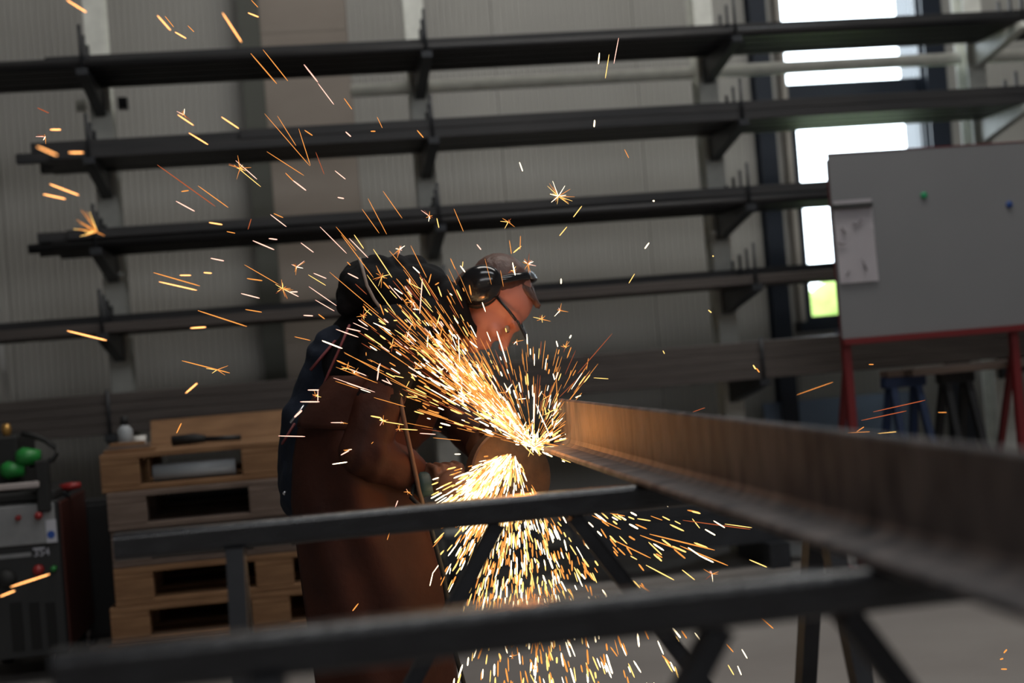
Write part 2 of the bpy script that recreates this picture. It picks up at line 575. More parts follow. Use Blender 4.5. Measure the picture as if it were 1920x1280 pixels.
# ------------------------------------------------------------------ cantilever bar rack
RY = 7.2
posts = [P(195, 240, RY).x, P(790, 240, RY).x, P(1328, 240, RY).x, P(1822, 150, RY).x]
LZ = [2.72, 2.31, 1.90, 1.485, 1.095]          # underside of the stock on each level
LZ = [P(800, y, 6.9).z for y in (121, 276, 434, 583, 760)]
rack = tag(empty('cantilever_rack', (posts[1], RY, 0)), 'galvanised cantilever rack with black arms along the ribbed wall', 'rack')
pw = 0.10
for ip, x in enumerate(posts):
    bm = bmesh.new()
    for (ya, yb) in ((RY - 0.07, RY - 0.06), (RY + 0.06, RY + 0.07)):
        add_box(bm, (x - pw / 2, ya, 0), (x + pw / 2, yb, 3.9))
    add_box(bm, (x - 0.004, RY - 0.06, 0), (x + 0.004, RY + 0.06, 3.9))
    post = fin('post', bm, MT['galv'], rack)
    box('base_foot', (x - 0.05, RY - 0.62, 0), (x + 0.05, RY - 0.07, 0.12), MT['arm'], rack)
    for iz, z in enumerate(LZ):
        L = 0.54
        y1 = RY - 0.07
        bm = bmesh.new()
        prof = [(x - 0.025, y1, z), (x - 0.025, y1, z - 0.125), (x - 0.025, y1 - 0.10, z - 0.105), (x - 0.025, y1 - L, z - 0.03), (x - 0.025, y1 - L, z)]
        add_prism(bm, prof, (0.05, 0, 0))
        am = MT['galv'] if (ip == 3 and iz < 2) else MT['arm']  # upper arms of the last post made pale to look lit
        a = fin('arm', bm, am, rack)
        for k, yy in enumerate((6.610, 6.727, 6.843, 6.967)):
            hh = 0.20 - 0.02 * k
            tube('stop_pin', [(x, yy, z - 0.02), (x, yy, z + hh)], 0.008, MT['arm'], a, 6)
zb = P(800, 163, RY).z
for a, b in ((posts[0] + .05, posts[1] - .05), (posts[1] + .05, posts[2] - .05), (posts[2] + .05, posts[3] - .05), (posts[3] + .05, posts[3] + 2)):
    if a < posts[0] + 0.1:
        a = P(658, 175, RY).x
    box('brace', (a, RY - 0.02, zb - 0.03), (b, RY + 0.02, zb + 0.03), MT['galv'], rack)
for s in (-0.1, 0.1):       # brace cleats of the first post
    box('cleat', (posts[0] + s - 0.022, RY - 0.03, zb - 0.03), (posts[0] + s + 0.022, RY + 0.03, zb + 0.025), MT['galv'] if s < 0 else MT['arm'], rack)

# stock lying on the arms: round tubes and flat bars, each its own thing
levels = ['top', 'second', 'third', 'fourth', 'fifth']
def stock_bar(kind, xa, xb, y, z, r, m, label, group):
    if kind == 'round':
        o = tube('steel_tube', [(xa, y, z + r), (xb, y, z + r)], r, m, None, 10)
        tag(o, label, 'tube', group)
    else:
        o = box('steel_bar', (xa, y - r, z), (xb, y + r, z + 2 * r), m, None, 0.003)
        tag(o, label, 'bar', group)


BAYS = [(7.045, 'innermost'), (6.905, 'inner'), (6.785, 'outer'), (6.6685, 'outermost')]
ROWS = ['lowest', 'second', 'third', 'uppermost']
for i, z in enumerate(LZ):
    hgt = 2 if i < 4 else 4
    r = 0.0225
    left = [-1.9, -1.27, -1.24, -1.9, -1.8][i]
    for row in range(hgt):
        for bi, (yb, bname) in enumerate(BAYS):
            for side_, sname in ((1, 'inner'), (-1, 'outer')):
                if i == 3 and row == 1 and bi != 1:
                    continue
                if i < 3 and row == 1 and (bi + i) % 4 == 3:
                    continue
                xa = left + rnd.uniform(0, 0.22)
                xb = 4.6 + rnd.uniform(-0.5, 0.8)
                if row == 1 and i < 4 and rnd.random() < 0.3:
                    xa += rnd.uniform(0.5, 1.6)
                kind = 'round' if (i in (0, 2) and row == 0) else 'flat'
                stock_bar(kind, xa, xb, yb + side_ * 0.0228, z + row * 2 * r + 0.0005 * (row + 1), r, MT['stockb'] if (i == 4 or (i == 3 and row == 0)) else MT['stock'],
                          'dark %s, %s row, against the %s pin of the %s bay, %s tier' % ('round steel tube' if kind == 'round' else 'square steel bar', ROWS[row] if hgt == 4 else ('lower', 'upper')[row], sname, bname, levels[i]),
                          'stock on the %s tier of the rack' % levels[i])
# heavy dark sections on the base feet
for k, (xa, xb, y, z, hh) in enumerate(((1.15, 2.35, 6.74, 0.12, 0.15), (1.25, 2.40, 6.92, 0.12, 0.15), (1.1, 2.2, 6.76, 0.272, 0.12), (0.55, 1.0, 6.8, 0.12, 0.16), (1.5, 2.3, 6.80, 0.393, 0.10))):
    b = tag(empty('channel_section', ((xa + xb) / 2, y, z)), ['black steel channel on the rack feet behind the trestle brace', 'black steel channel lying against the rack posts near the floor', 'black steel channel stacked on two others near the floor', 'black steel channel on the rack feet beside the pallets', 'black steel channel topmost of the low stack'][k], 'channel')
    box('web', (xa, y - 0.07, z), (xb, y - 0.06, z + hh), MT['arm'], b)
    box('flange', (xa, y - 0.06, z), (xb, y + 0.06, z + 0.01), MT['arm'], b)
    box('flange', (xa, y - 0.06, z + hh - 0.01), (xb, y + 0.06, z + hh), MT['arm'], b)

# pale strip imitating light glancing on the stock; blue-grey sheet leaning at the wall
for k, (pa, pb, za, zb2) in enumerate(((1490, 1600, 0.98, 1.12), (1440, 1600, 0.0, 0.72))):
    xa, xb = P(pa, 700, 7.9).x, P(pb, 700, 7.9).x
    if k == 0:
        tag(box('glancing_light_strip', (xa - 0.1, 6.735, LZ[4] + 0.1825), (xb, 6.95, LZ[4] + 0.21), MT['sheet'], None, 0.003), 'pale blue grey strip imitating window light glancing on the fifth tier stock', 'sheet')
    else:
        prism('sheet_metal', [(xa, 7.90, 0), (xa, 8.05, zb2), (xa, 8.055, zb2), (xa, 7.907, 0)], (xb - xa + 0.4, 0, 0), MT['sheet'])
        tag(bpy.data.objects['sheet_metal'], 'blue grey sheet metal panel leaning on the wall below the window', 'sheet')

# thin pole leaning at the far left behind the welder
pa, pb = P(4, 640, 7.6), P(24, 770, 7.6)
tag(tube('plastic_pipe', [P(-10, 560, 7.6), Vector((P(60, 1075, 7.6).x, 7.6, 0.0))], 0.018, MT['white'], None, 10), 'pale plastic pipe standing behind the welding machine', 'pipe')

# ------------------------------------------------------------------ pallets
unit = {}


def plank(name, lo, hi, m, parent):
    s = tuple(round(b - a, 4) for a, b in zip(lo, hi))
    key = (s, m.name)
    if key not in unit:
        bm = bmesh.new()
        add_box(bm, (-s[0] / 2, -s[1] / 2, -s[2] / 2), (s[0] / 2, s[1] / 2, s[2] / 2), 0.003)
        me = bpy.data.meshes.new('plank')
        bm.to_mesh(me)
        bm.free()
        unit[key] = me
    return put(name, unit[key], m, parent, [(a + b) / 2 for a, b in zip(lo, hi)])


PY = 5.55
pal_names = ['bottom pallet of the stack, in pale pine', 'pale pine pallet second from the floor in the stack', 'pine pallet third from the floor in the stack', 'dark weathered pallet fourth from the floor in the stack', 'grey brown pallet second from the top of the stack', 'topmost pallet of the stack with a grey roll in its gap']
px_left = [205, 207, 214, 209, 201, 188]
for k in range(6):
    z = k * 0.1445
    yy = PY + rnd.uniform(-0.02, 0.02)
    xl = P(px_left[k], 1240 - k * 70, yy).x
    m = MT['wood'] if k in (0, 1, 2, 5) else MT['wood2']
    pr = tag(empty('wooden_pallet', (xl + 0.6, yy + 0.4, z)), pal_names[k], 'pallet', 'pallets in the stack')
    for q in range(3):
        ya = yy + (0, 0.3275, 0.70)[q]
        yb2 = ya + (0.10, 0.145, 0.10)[q]
        plank('bottom_board', (xl, ya, z), (xl + 1.2, yb2, z + 0.022), m, pr)
        for c in range(3):
            xa = xl + c * 0.5275
            plank('block', (xa, ya, z + 0.022), (xa + 0.145, yb2, z + 0.100), m, pr)
    for c in range(3):
        xa = xl + c * 0.5275
        plank('stringer_board', (xa, yy, z + 0.100), (xa + 0.145, yy + 0.8, z + 0.122), m, pr)
    for q, (ya, wd) in enumerate(((0, .145), (.19, .10), (.3275, .145), (.51, .10), (.655, .145))):
        plank('deck_board', (xl, yy + ya, z + 0.122), (xl + 1.2, yy + ya + wd, z + 0.1435), m, pr)
ptop = 5 * 0.1445 + 0.144
xl = P(188, 890, PY).x
tag(tube('plastic_roll', [(xl + 0.19, PY + 0.06, 0.7795), (xl + 0.50, PY + 0.06, 0.7795)], 0.034, MT['greybag'], None, 14), 'grey plastic roll pushed into the top pallet', 'roll')
a = P(282, 850, PY + 0.5)
pk = bmesh.new()
add_prism(pk, [(a.x, PY + 0.55, ptop + 0.001), (a.x, PY + 0.60, ptop + 0.10), (a.x, PY + 0.622, ptop + 0.095), (a.x, PY + 0.572, ptop + 0.001)], (0.80, 0, 0))
tag(fin('loose_plank', pk, MT['wood']), 'loose pine plank standing on edge on the pallet stack', 'plank')
for k in range(3):
    z = ptop + k * 0.0125
    tag(box('wood_strip', (xl + 0.01 + 0.01 * k, PY + 0.05 + 0.02 * k, z + 0.0005), (xl + 0.20 - 0.02 * k, PY + 0.13, z + 0.0125), MT['wood2'] if k % 2 else MT['wood'], None, 0.001), ['thin wood strip lying on the pallet corner, lowest of three', 'thin wood strip lying on the pallet corner, middle of three', 'thin wood strip lying on the pallet corner, uppermost of three'][k], 'wood strip', 'strips on the pallet corner')
cx = P(262, 860, PY + 0.12).x
bm = bmesh.new()
prof = [(0.0, 0.0), (0.021, 0.0), (0.026, 0.055), (0.0235, 0.055), (0.019, 0.004), (0.0, 0.004)]
seg = 18
rings = []
for r, z in prof:
    rings.append([bm.verts.new((cx + max(r, 1e-4) * math.cos(2 * math.pi * k / seg), PY + 0.17 + max(r, 1e-4) * math.sin(2 * math.pi * k / seg), ptop + 0.001 + z)) for k in range(seg)])
for q in range(len(rings) - 1):
    for k in range(seg):
        bm.faces.new((rings[q][k], rings[q][(k + 1) % seg], rings[q + 1][(k + 1) % seg], rings[q + 1][k]))
tag(fin('plastic_cup', bm, MT['white'], None, True), 'small white cup standing on the pallet stack', 'cup')
tl = tag(empty('hand_tool', (xl + 0.36, PY + 0.2, ptop)), 'black hand tool lying across the pallet stack', 'tool')
tube('tool_body', [(xl + 0.25, PY + 0.25, ptop + 0.022), (xl + 0.34, PY + 0.24, ptop + 0.024), (xl + 0.38, PY + 0.235, ptop + 0.02)], [0.02, 0.021, 0.014], MT['rubber'], tl, 12)
tube('tool_handle', [(xl + 0.38, PY + 0.235, ptop + 0.018), (xl + 0.52, PY + 0.22, ptop + 0.014)], 0.011, MT['cabinet'], tl, 10)

# bottle shape behind the strips, standing for the rack post bottom with bracket
bx = P(236, 830, PY + 0.3)
bt = tag(empty('post_bottom_standin', (bx.x, PY + 0.3, ptop)), 'grey bottle shape with black cap standing for the rack post bottom and bracket', 'bottle')
tube('bottle_body', [(bx.x, PY + 0.3, ptop), (bx.x, PY + 0.3, ptop + 0.08), (bx.x, PY + 0.3, ptop + 0.10)], [0.03, 0.03, 0.014], MT['greybag'], bt, 16)
tube('bottle_cap', [(bx.x, PY + 0.3, ptop + 0.10), (bx.x, PY + 0.3, ptop + 0.135)], 0.016, MT['rubber'], bt, 14)

# ------------------------------------------------------------------ welding machine
wy = 5.75
wx1 = P(118, 1080, wy).x
wx0 = wx1 - 0.42
wz0, wz1 = 0.10, P(60, 912, wy).z
wl = tag(empty('welding_machine', ((wx0 + wx1) / 2, wy + 0.3, 0)), 'black and grey wheeled welding machine beside the pallet stack', 'welder')
box('case', (wx0, wy, wz0), (wx1, wy + 0.6, wz1 - 0.06), MT['weldbody'], wl, 0.006)
box('side_panel', (wx1 + 0.001, wy + 0.01, wz0 + 0.02), (wx1 + 0.012, wy + 0.59, wz1 - 0.07), MT['weldside'], wl, 0.003)
box('top_hood', (wx0 + 0.01, wy + 0.01, wz1 - 0.059), (wx1 - 0.01, wy + 0.55, wz1 - 0.02), MT['rubber'], wl, 0.008)
pzt, pzb = P(60, 945, wy).z, P(60, 1020, wy).z
fp = box('front_panel', (wx0 + 0.01, wy - 0.012, pzb), (wx1 - 0.012, wy - 0.001, pzt), MT['weldpanel'], wl, 0.003)
for (px, py, r, m) in ((35, 970, 0.011, 'knobred'), (73, 966, 0.016, 'knobred')):
    c = P(px, py, wy - 0.012)
    tube('knob', [(c.x, wy - 0.0125, c.z), (c.x, wy - 0.035, c.z)], [r, r * 0.85], MT[m], fp, 14)
a, b = P(86, 974, wy), P(109, 1015, wy)
st = box('sticker', (a.x, wy - 0.0145, b.z), (b.x, wy - 0.0128, a.z), MT['label'], fp)
c = P(97, 1001, wy)
bm = bmesh.new()
disc_mesh(bm, (c.x, wy - 0.0152, c.z), (0, 1, 0), 0.0, 0.015, 0.001, 18)
fin('blue_symbol', bm, MT['bluedot'], st)
a, b = P(63, 1041, wy), P(96, 1027, wy)


def text_obj(s, loc, size, m, parent):
    cu = bpy.data.curves.new('lettering', 'FONT')
    cu.body = s
    cu.size = size
    cu.extrude = 0.0004
    o = bpy.data.objects.new('lettering', cu)
    COL.objects.link(o)
    o.rotation_euler = (math.pi / 2, 0, 0)
    bpy.context.view_layer.update()
    dg = bpy.context.evaluated_depsgraph_get()
    me = bpy.data.meshes.new_from_object(o.evaluated_get(dg))
    me.transform(Matrix.Rotation(math.pi / 2, 4, 'X'))
    bpy.data.objects.remove(o)
    return put('lettering', me, m, parent, loc)


text_obj('354', (a.x, wy - 0.003, a.z - 0.004), 0.042, MT['label'], wl)
a, b = P(62, 1030, wy), P(84, 1026, wy)
box('type_strip', (a.x, wy - 0.003, a.z - 0.002), (b.x, wy - 0.001, a.z + 0.006), MT['label'], wl)
a, b = P(0, 1045, wy), P(58, 1032, wy)
box('name_strip', (wx0 + 0.02, wy - 0.003, a.z - 0.006), (b.x, wy - 0.001, a.z + 0.010), MT['weldpanel'], wl)
for (px, py, r, m) in ((73, 1068, 0.022, 'knobred'), (102, 1065, 0.012, 'green'), (12, 1085, 0.04, 'rubber')):
    c = P(px, py, wy)
    tube('socket_knob', [(c.x, wy - 0.001, c.z), (c.x, wy - 0.03, c.z)], [r, r * 0.8], MT[m], wl, 16)
for (pa, pb) in ((18, 47), (54, 80), (85, 110)):
    a, b = P(pa, 1130, wy), P(pb, 1215, wy)
    box('vent_slot', (a.x, wy - 0.003, wz0 + 0.03), (b.x, wy - 0.0005, a.z), MT['vent'], wl)
hz = P(40, 910, wy - 0.05).z
box('handle_bar', (wx0 + 0.03, wy - 0.07, hz - 0.012), (P(74, 908, wy - .05).x, wy - 0.045, hz + 0.012), MT['handle'], wl, 0.004)
for x in (wx0 + 0.05, P(70, 908, wy).x):
    box('handle_bracket', (x - 0.012, wy - 0.044, hz - 0.014), (x + 0.012, wy + 0.02, hz + 0.012), MT['rubber'], wl)
box('corner_post', (wx1 - 0.07, wy - 0.03, wz1 - 0.10), (wx1 - 0.02, wy + 0.02, wz1 + 0.10), MT['rubber'], wl, 0.005)
for x in (wx0 + 0.08, wx1 - 0.03):
    for y in (wy + 0.06, wy + 0.52):
        wh = tube('wheel', [(x - 0.02, y, 0.055), (x + 0.02, y, 0.055)], 0.055, MT['rubber'], wl, 18)
        tube('hub', [(x - 0.023, y, 0.055), (x + 0.023, y, 0.055)], 0.026, MT['handle'], wh, 14)
        box('fork', (x - 0.03, y - 0.02, 0.075), (x + 0.03, y + 0.02, wz0 + 0.002), MT['handle'], wl)
# wire feeder on top
fz = wz1 - 0.019
wf = tag(empty('wire_feeder', ((wx0 + wx1) / 2 - 0.05, wy + 0.25, fz)), 'black wire feeder with green spools on the welding machine', 'wire feeder')
box('feeder_case', (wx0 - 0.05, wy + 0.12, fz + 0.001), (wx0 + 0.26, wy + 0.5, fz + 0.22), MT['rubber'], wf, 0.01)
c1, c2 = P(54, 855, wy + 0.1), P(25, 880, wy + 0.1)
for c, r in ((c1, 0.038), (c2, 0.036)):
    tube('spool', [(c.x - 0.045, wy + 0.09, c.z), (c.x - 0.02, wy + 0.09, c.z), (c.x + 0.045, wy + 0.09, c.z - 0.004)], [r * 0.6, r, r * 0.7], MT['green'], wf, 16)
c = P(16, 803, wy + 0.2)
tube('fitting', [(c.x, wy + 0.16, c.z - 0.04), (c.x, wy + 0.16, c.z), (c.x, wy + 0.16, c.z + 0.02)], [0.012, 0.02, 0.014], MT['brass'], wf, 12)
hp = [P(x, y, wy + 0.15) for x, y in ((40, 812), (62, 816), (85, 825), (102, 838), (106, 850), (98, 862), (80, 868), (55, 872))]
tag(tube('cable_loop', hp, 0.011, MT['rubber'], None, 8), 'black cable looping out of the wire feeder', 'cable')
a, b = P(112, 914, wy + 0.2), P(151, 909, wy + 0.2)
rh = tag(empty('red_lever', (a.x - 0.01, wy + 0.2, a.z)), 'red lever handle sticking out beside the welding machine', 'lever')
tube('grip', [a, (a + b) / 2, b], [0.012, 0.016, 0.013], MT['knobred'], rh, 10)
tube('shank', [(wx1 + 0.0125, wy + 0.2, a.z - 0.045), a], 0.007, MT['arm'], rh, 8)

# black cabinet beside the welder, widened behind the pallets to darken their gaps
kx0, kx1 = P(140, 1000, 6.40).x, P(640, 1000, 6.40).x
kz = P(165, 938, 6.40).z
kb = tag(empty('dark_backing_cabinet', ((kx0 + kx1) / 2, 6.47, 0)), 'low black metal cabinet widened behind the pallet stack to darken its gaps', 'cabinet')
box('body', (kx0, 6.415, 0.03), (kx1, 6.56, kz), MT['cabinet'], kb, 0.005)
for q in range(3):
    w3 = (kx1 - kx0) / 3
    dr_ = box('door', (kx0 + w3 * q + 0.006, 6.40, 0.05), (kx0 + w3 * (q + 1) - 0.006, 6.4145, kz - 0.02), MT['cabinet'], kb, 0.003)
    box('door_handle', (kx0 + w3 * q + 0.03, 6.388, kz - 0.25), (kx0 + w3 * q + 0.045, 6.3995, kz - 0.15), MT['arm'], dr_)
for q in (kx0 + 0.03, kx1 - 0.03):
    box('foot', (q - 0.015, 6.42, 0), (q + 0.015, 6.55, 0.029), MT['rubber'], kb)

# ------------------------------------------------------------------ board on red stand
BY = 6.0
bl, bt_, = P(1551, 292, BY), P(1551, 292, BY)
bz1, bz0 = P(1551, 290, BY).z, P(1582, 636, BY).z
bxl = P(1563, 450, BY).x
bxr = bxl + 1.30
bd = tag(empty('board_stand', ((bxl + bxr) / 2, BY, 0)), 'large grey sheet board on a red tubular stand in front of the window', 'board')
box('sheet', (bxl, BY - 0.012, bz0), (bxr, BY, bz1), MT['board'], bd, 0.002)
box('top_edge', (bxl, BY - 0.014, bz1 + 0.0005), (bxr, BY + 0.002, bz1 + 0.005), MT['red'], bd)
rz = P(1600, 640, BY).z
bar('cross_rail', (bxl, BY - 0.014, rz), (bxr, BY - 0.014, rz), 0.028, 0.028, MT['red'], bd, bevel=0.003)
for px, py in ((1590, 720), (1900, 640)):
    x = P(px, py, BY).x
    x += 0.012
    bar('post', (x, BY + 0.02, 0.04), (x, BY + 0.02, bz1 - 0.02), 0.036, 0.036, MT['red'], bd, (0, 1, 0), 0.003)
    bar('diagonal_leg', (x + 0.005, BY + 0.04, rz - 0.10), (x + 0.03, BY + 0.50, 0.04), 0.026, 0.026, MT['red'], bd, (1, 0, 0))
    bar('foot', (x, BY - 0.35, 0.02), (x, BY + 0.52, 0.02), 0.04, 0.04, MT['red'], bd)
a, b = P(1560, 377, BY - 0.015), P(1650, 526, BY - 0.015)
bm = bmesh.new()
g = []
for i in range(7):
    for j in range(5):
        u, v = j / 4, i / 6
        x = a.x + 0.004 + (b.x - 0.012 - a.x) * u
        z = a.z + (b.z - a.z) * v
        g.append(bm.verts.new((x, BY - 0.0155 - 0.008 * v * v * (1 - u * 0.3), z)))
for i in range(6):
    for j in range(4):
        bm.faces.new((g[i * 5 + j], g[i * 5 + j + 1], g[i * 5 + j + 6], g[i * 5 + j + 5]))
bmesh.ops.solidify(bm, geom=bm.faces[:], thickness=0.0006)
pp = fin('paper_sheet', bm, MT['paper'], None)
tag(pp, 'white paper sheet with faint pencil notes clipped to the grey board', 'paper')
for pts in (((1600, 418), (1607, 422), (1614, 413), (1618, 408)), ((1580, 424), (1584, 434), (1588, 436)), ((1572, 455), (1580, 458), (1586, 454)), ((1617, 485), (1622, 497), (1626, 506)), ((1588, 516), (1593, 508))):
    tube('pencil_note', [Vector((P(x, y, BY - 0.03).x, BY - 0.0275 + (0.004 if y < 440 else 0), P(x, y, BY - 0.03).z)) for x, y in pts], 0.004, MT['ink'], pp, 6)
a, b = P(1563, 392, BY - 0.03), P(1636, 380, BY - 0.03)
tag(box('paper_clip_bar', (a.x, BY - 0.034, a.z), (b.x, BY - 0.018, b.z + 0.004), MT['clip'], None, 0.002), 'dark clip bar holding the paper on the grey board', 'clip')
for (px, py, k, lab) in ((1733, 366, 'magg', 'small round green magnet on the grey board'), (1893, 383, 'magb', 'small round blue magnet on the grey board')):
    c = P(px, py, BY - 0.02)
    tag(tube('magnet', [(c.x, BY - 0.0125, c.z), (c.x, BY - 0.020, c.z), (c.x, BY - 0.0225, c.z)], [0.015, 0.015, 0.010], MT[k], None, 16), lab, 'magnet')

# timber on trestles behind the board
TY = 6.40 - 0.15
tz = P(1750, 700, TY).z


def work_trestle(px, m, lab, topw=0.30):
    x = P(px, 760, TY).x
    t = tag(empty('folding_trestle', (x, TY, 0)), lab, 'trestle')
    bar('top_bar', (x - topw / 2, TY, tz - 0.025), (x + topw / 2, TY, tz - 0.025), 0.06, 0.05, m, t, bevel=0.004)
    for s in (-1, 1):
        for q in (-1, 1):
            bar('leg', (x + s * topw * 0.3, TY + q * 0.02, tz - 0.051), (x + s * topw * 0.45, TY + q * 0.28, 0), 0.035, 0.03, m, t, (1, 0, 0))
        bar('spreader', (x + s * topw * 0.39, TY - 0.17, 0.33), (x + s * topw * 0.39, TY + 0.17, 0.33), 0.02, 0.02, m, t)


work_trestle(1697, MT['blue'], 'blue steel trestle under the timber behind the grey board', 0.20)
work_trestle(1795, MT['cabinet'], 'black steel trestle under the timber behind the grey board', 0.17)
work_trestle(2010, MT['blue'], 'blue steel trestle at the far end of the timber', 0.18)
x0, x1 = P(1655, 690, TY).x, P(2060, 690, TY).x
for k in range(3):
    tag(box('timber_plank', (x0 + [0.08, 0.0, 0.16][k], TY - 0.15 + k * 0.10, tz + 0.0005), (x1 + 0.1 * k, TY - 0.055 + k * 0.10, tz + 0.032), MT['wood2'], None, 0.003), ['timber plank lying on trestles, the one nearest the board', 'timber plank lying on trestles between two others', 'timber plank lying on trestles, the one nearest the rack'][k], 'plank', 'planks on the far trestles')

# ------------------------------------------------------------------ foreground trestles
RZ = 0.872         # top of the trestle rails


def trestle(xc, yc, lab):
    t = tag(empty('steel_trestle', (xc, yc, 0)), lab, 'trestle', 'steel work trestles under the beam')
    s = 0.046
    # hollow square rail
    bm = bmesh.new()
    zc = RZ - s / 2
    hl = 0.725
    ring = []
    bv = 0.006

    def rect(x, h):
        b = 0.011 if h > s / 2 - 1e-6 else 0.007
        pts = []
        for q, (cx_, cz_) in enumerate(((1, 1), (-1, 1), (-1, -1), (1, -1))):
            for e in range(9):
                t = math.radians(90 * q + 11.25 * e)
                pts.append((cx_ * (h - b) + b * math.cos(t), cz_ * (h - b) + b * math.sin(t)))
        return [bm.verts.new((x, yc + p[0], zc + p[1])) for p in pts]
    L0, L1 = rect(xc - hl, s / 2), rect(xc + hl, s / 2)
    I0, I1 = rect(xc - hl, s / 2 - 0.004), rect(xc + hl, s / 2 - 0.004)
    for A, B in ((L0, L1), (L1, I1), (I1, I0), (I0, L0)):
        for k in range(36):
            bm.faces.new((A[k], A[(k + 1) % 36], B[(k + 1) % 36], B[k]))
    fin('rail', bm, MT['rail'], t)
    for sx in (-1, 1):
        x = xc + sx * 0.525
        for sy in (-1, 1):
            bar('leg', (x, yc + sy * 0.012, RZ - s - 0.001), (x, yc + sy * 0.335, 0.0), 0.038, 0.030, MT['leg'], t, (1, 0, 0), 0.003)
        bar('leg_tie', (x, yc - 0.255, 0.15), (x, yc + 0.255, 0.15), 0.03, 0.03, MT['leg'], t)
        bar('brace', (xc + sx * 0.068, yc, RZ - s - 0.0005), (x - sx * 0.016, yc, 0.155), 0.026, 0.026, MT['leg'], t, (0, 1, 0), 0.002)
    return t


trestle(P(1000, 922, 2.5).x, 2.5, 'dark square tube trestle beside the worker, under the beam end')
trestle(P(1462, 1098, 1.42).x, 1.42, 'dark square tube trestle standing away from the worker under the beam')

# ------------------------------------------------------------------ beam
BEX = P(1050, 800, 3.6).x
bz_t = P(1050, 747, 3.6).z
bz_b = RZ + 0.001
bm_l = P(1010, 850, 3.6).x
bmm = tag(empty('steel_angle_beam', (BEX, 2.0, bz_b)), 'long rusty steel angle beam being cut, resting across both trestles', 'beam')
bm = bmesh.new()
tw = 0.011
y0b, y1b = 0.45, 3.60
prof = [(bm_l, bz_b), (BEX + tw, bz_b), (BEX + tw, bz_t - 0.002), (BEX + tw - 0.002, bz_t), (BEX + 0.003, bz_t), (BEX, bz_t - 0.004), (BEX, bz_b + 0.030), (BEX - 0.004, bz_b + 0.020), (BEX - 0.014, bz_b + 0.013), (bm_l + 0.004, bz_b + 0.011), (bm_l, bz_b + 0.007)]
add_prism(bm, [(x, y0b, z) for x, z in prof], (0, y1b - y0b, 0))
fin('angle_profile', bm, MT['beam'], bmm)

# ------------------------------------------------------------------ angle grinder
GY = 3.64
hubc = P(958, 893, GY - 0.03)
axis = Vector((0.36, -0.93, 0.06)).normalized()       # disc faces the trestle side
side = axis.cross(Vector((0, 0, 1))).normalized()
if side.x > 0:
    side = -side
gr = tag(empty('angle_grinder', hubc - Vector((0, 0, 0.12))), 'large angle grinder cutting the beam end, gripped by the worker', 'angle grinder')
bm = bmesh.new()
disc_mesh(bm, hubc, axis, 0.011, 0.116, 0.003, 48)
dsc = fin('cutting_disc', bm, MT['disc'], gr)
bm = bmesh.new()
disc_mesh(bm, hubc + axis * 0.006, axis, 0.0, 0.026, 0.008, 28)
fl = fin('flange_nut', bm, MT['flange'], dsc)
bm = bmesh.new()
disc_mesh(bm, hubc + axis * 0.013, axis, 0.0, 0.010, 0.006, 16)
fin('spindle_end', bm, MT['gear'], dsc)
# guard: half shell round the rim, open towards the beam
gx, gy_, gd = frame_of(axis)
bm = bmesh.new()
ref = side
upv = axis.cross(side).normalized()
if upv.z < 0:
    upv = -upv
n = 26
sec = [(0.03, -0.012), (0.124, -0.012), (0.127, -0.009), (0.127, 0.022), (0.122, 0.026), (0.120, 0.022), (0.121, -0.006), (0.03, -0.008)]
rows = []
for k in range(n + 1):
    t = math.radians(-45 + 150 * k / n)
    dr = math.cos(t) * ref + math.sin(t) * upv
    rows.append([bm.verts.new(hubc + dr * r + axis * o) for r, o in sec])
for A, B in zip(rows, rows[1:]):
    for q in range(len(sec)):
        bm.faces.new((A[q], A[(q + 1) % len(sec)], B[(q + 1) % len(sec)], B[q]))
bm.faces.new(rows[0])
bm.faces.new(rows[-1][::-1])
fin('guard', bm, MT['guard'], gr, False)
gb = hubc - axis * 0.055
tube('gear_head', [hubc - axis * 0.012, hubc - axis * 0.02, gb, gb - axis * 0.025], [0.03, 0.040, 0.042, 0.028], MT['gear'], gr, 20)
bdir = (side + Vector((0, 0, 0.03))).normalized()
tube('motor_housing', [gb + bdir * 0.02, gb + bdir * 0.05, gb + bdir * 0.085, gb + bdir * 0.11, gb + bdir * 0.20, gb + bdir * 0.235, gb + bdir * 0.245], [0.036, 0.045, 0.043, 0.031, 0.030, 0.034, 0.022], MT['tool'], gr, 20)
hd = (Vector((0.0, 0.55, 0.75))).normalized()
tube('side_handle', [gb + hd * 0.035, gb + hd * 0.05, gb + hd * 0.06, gb + hd * 0.10, gb + hd * 0.165], [0.010, 0.010, 0.020, 0.017, 0.019], MT['rubber'], gr, 14)
tail = gb + bdir * 0.247
tag(tube('power_cable', [tail, tail + bdir * 0.012 + Vector((0, -0.01, -0.03)), P(800, 960, 3.52), P(832, 1080, 3.54), P(850, 1210, 3.56), P(872, 1290, 3.60), P(905, 1420, 3.66), Vector((P(960, 1400, 3.66).x, 3.72, 0.010)), Vector((P(960, 1400, 3.66).x + 0.6, 4.1, 0.009))], 0.006, MT['rubber'], None, 8), 'black power cable hanging from the angle grinder to the floor', 'cable')


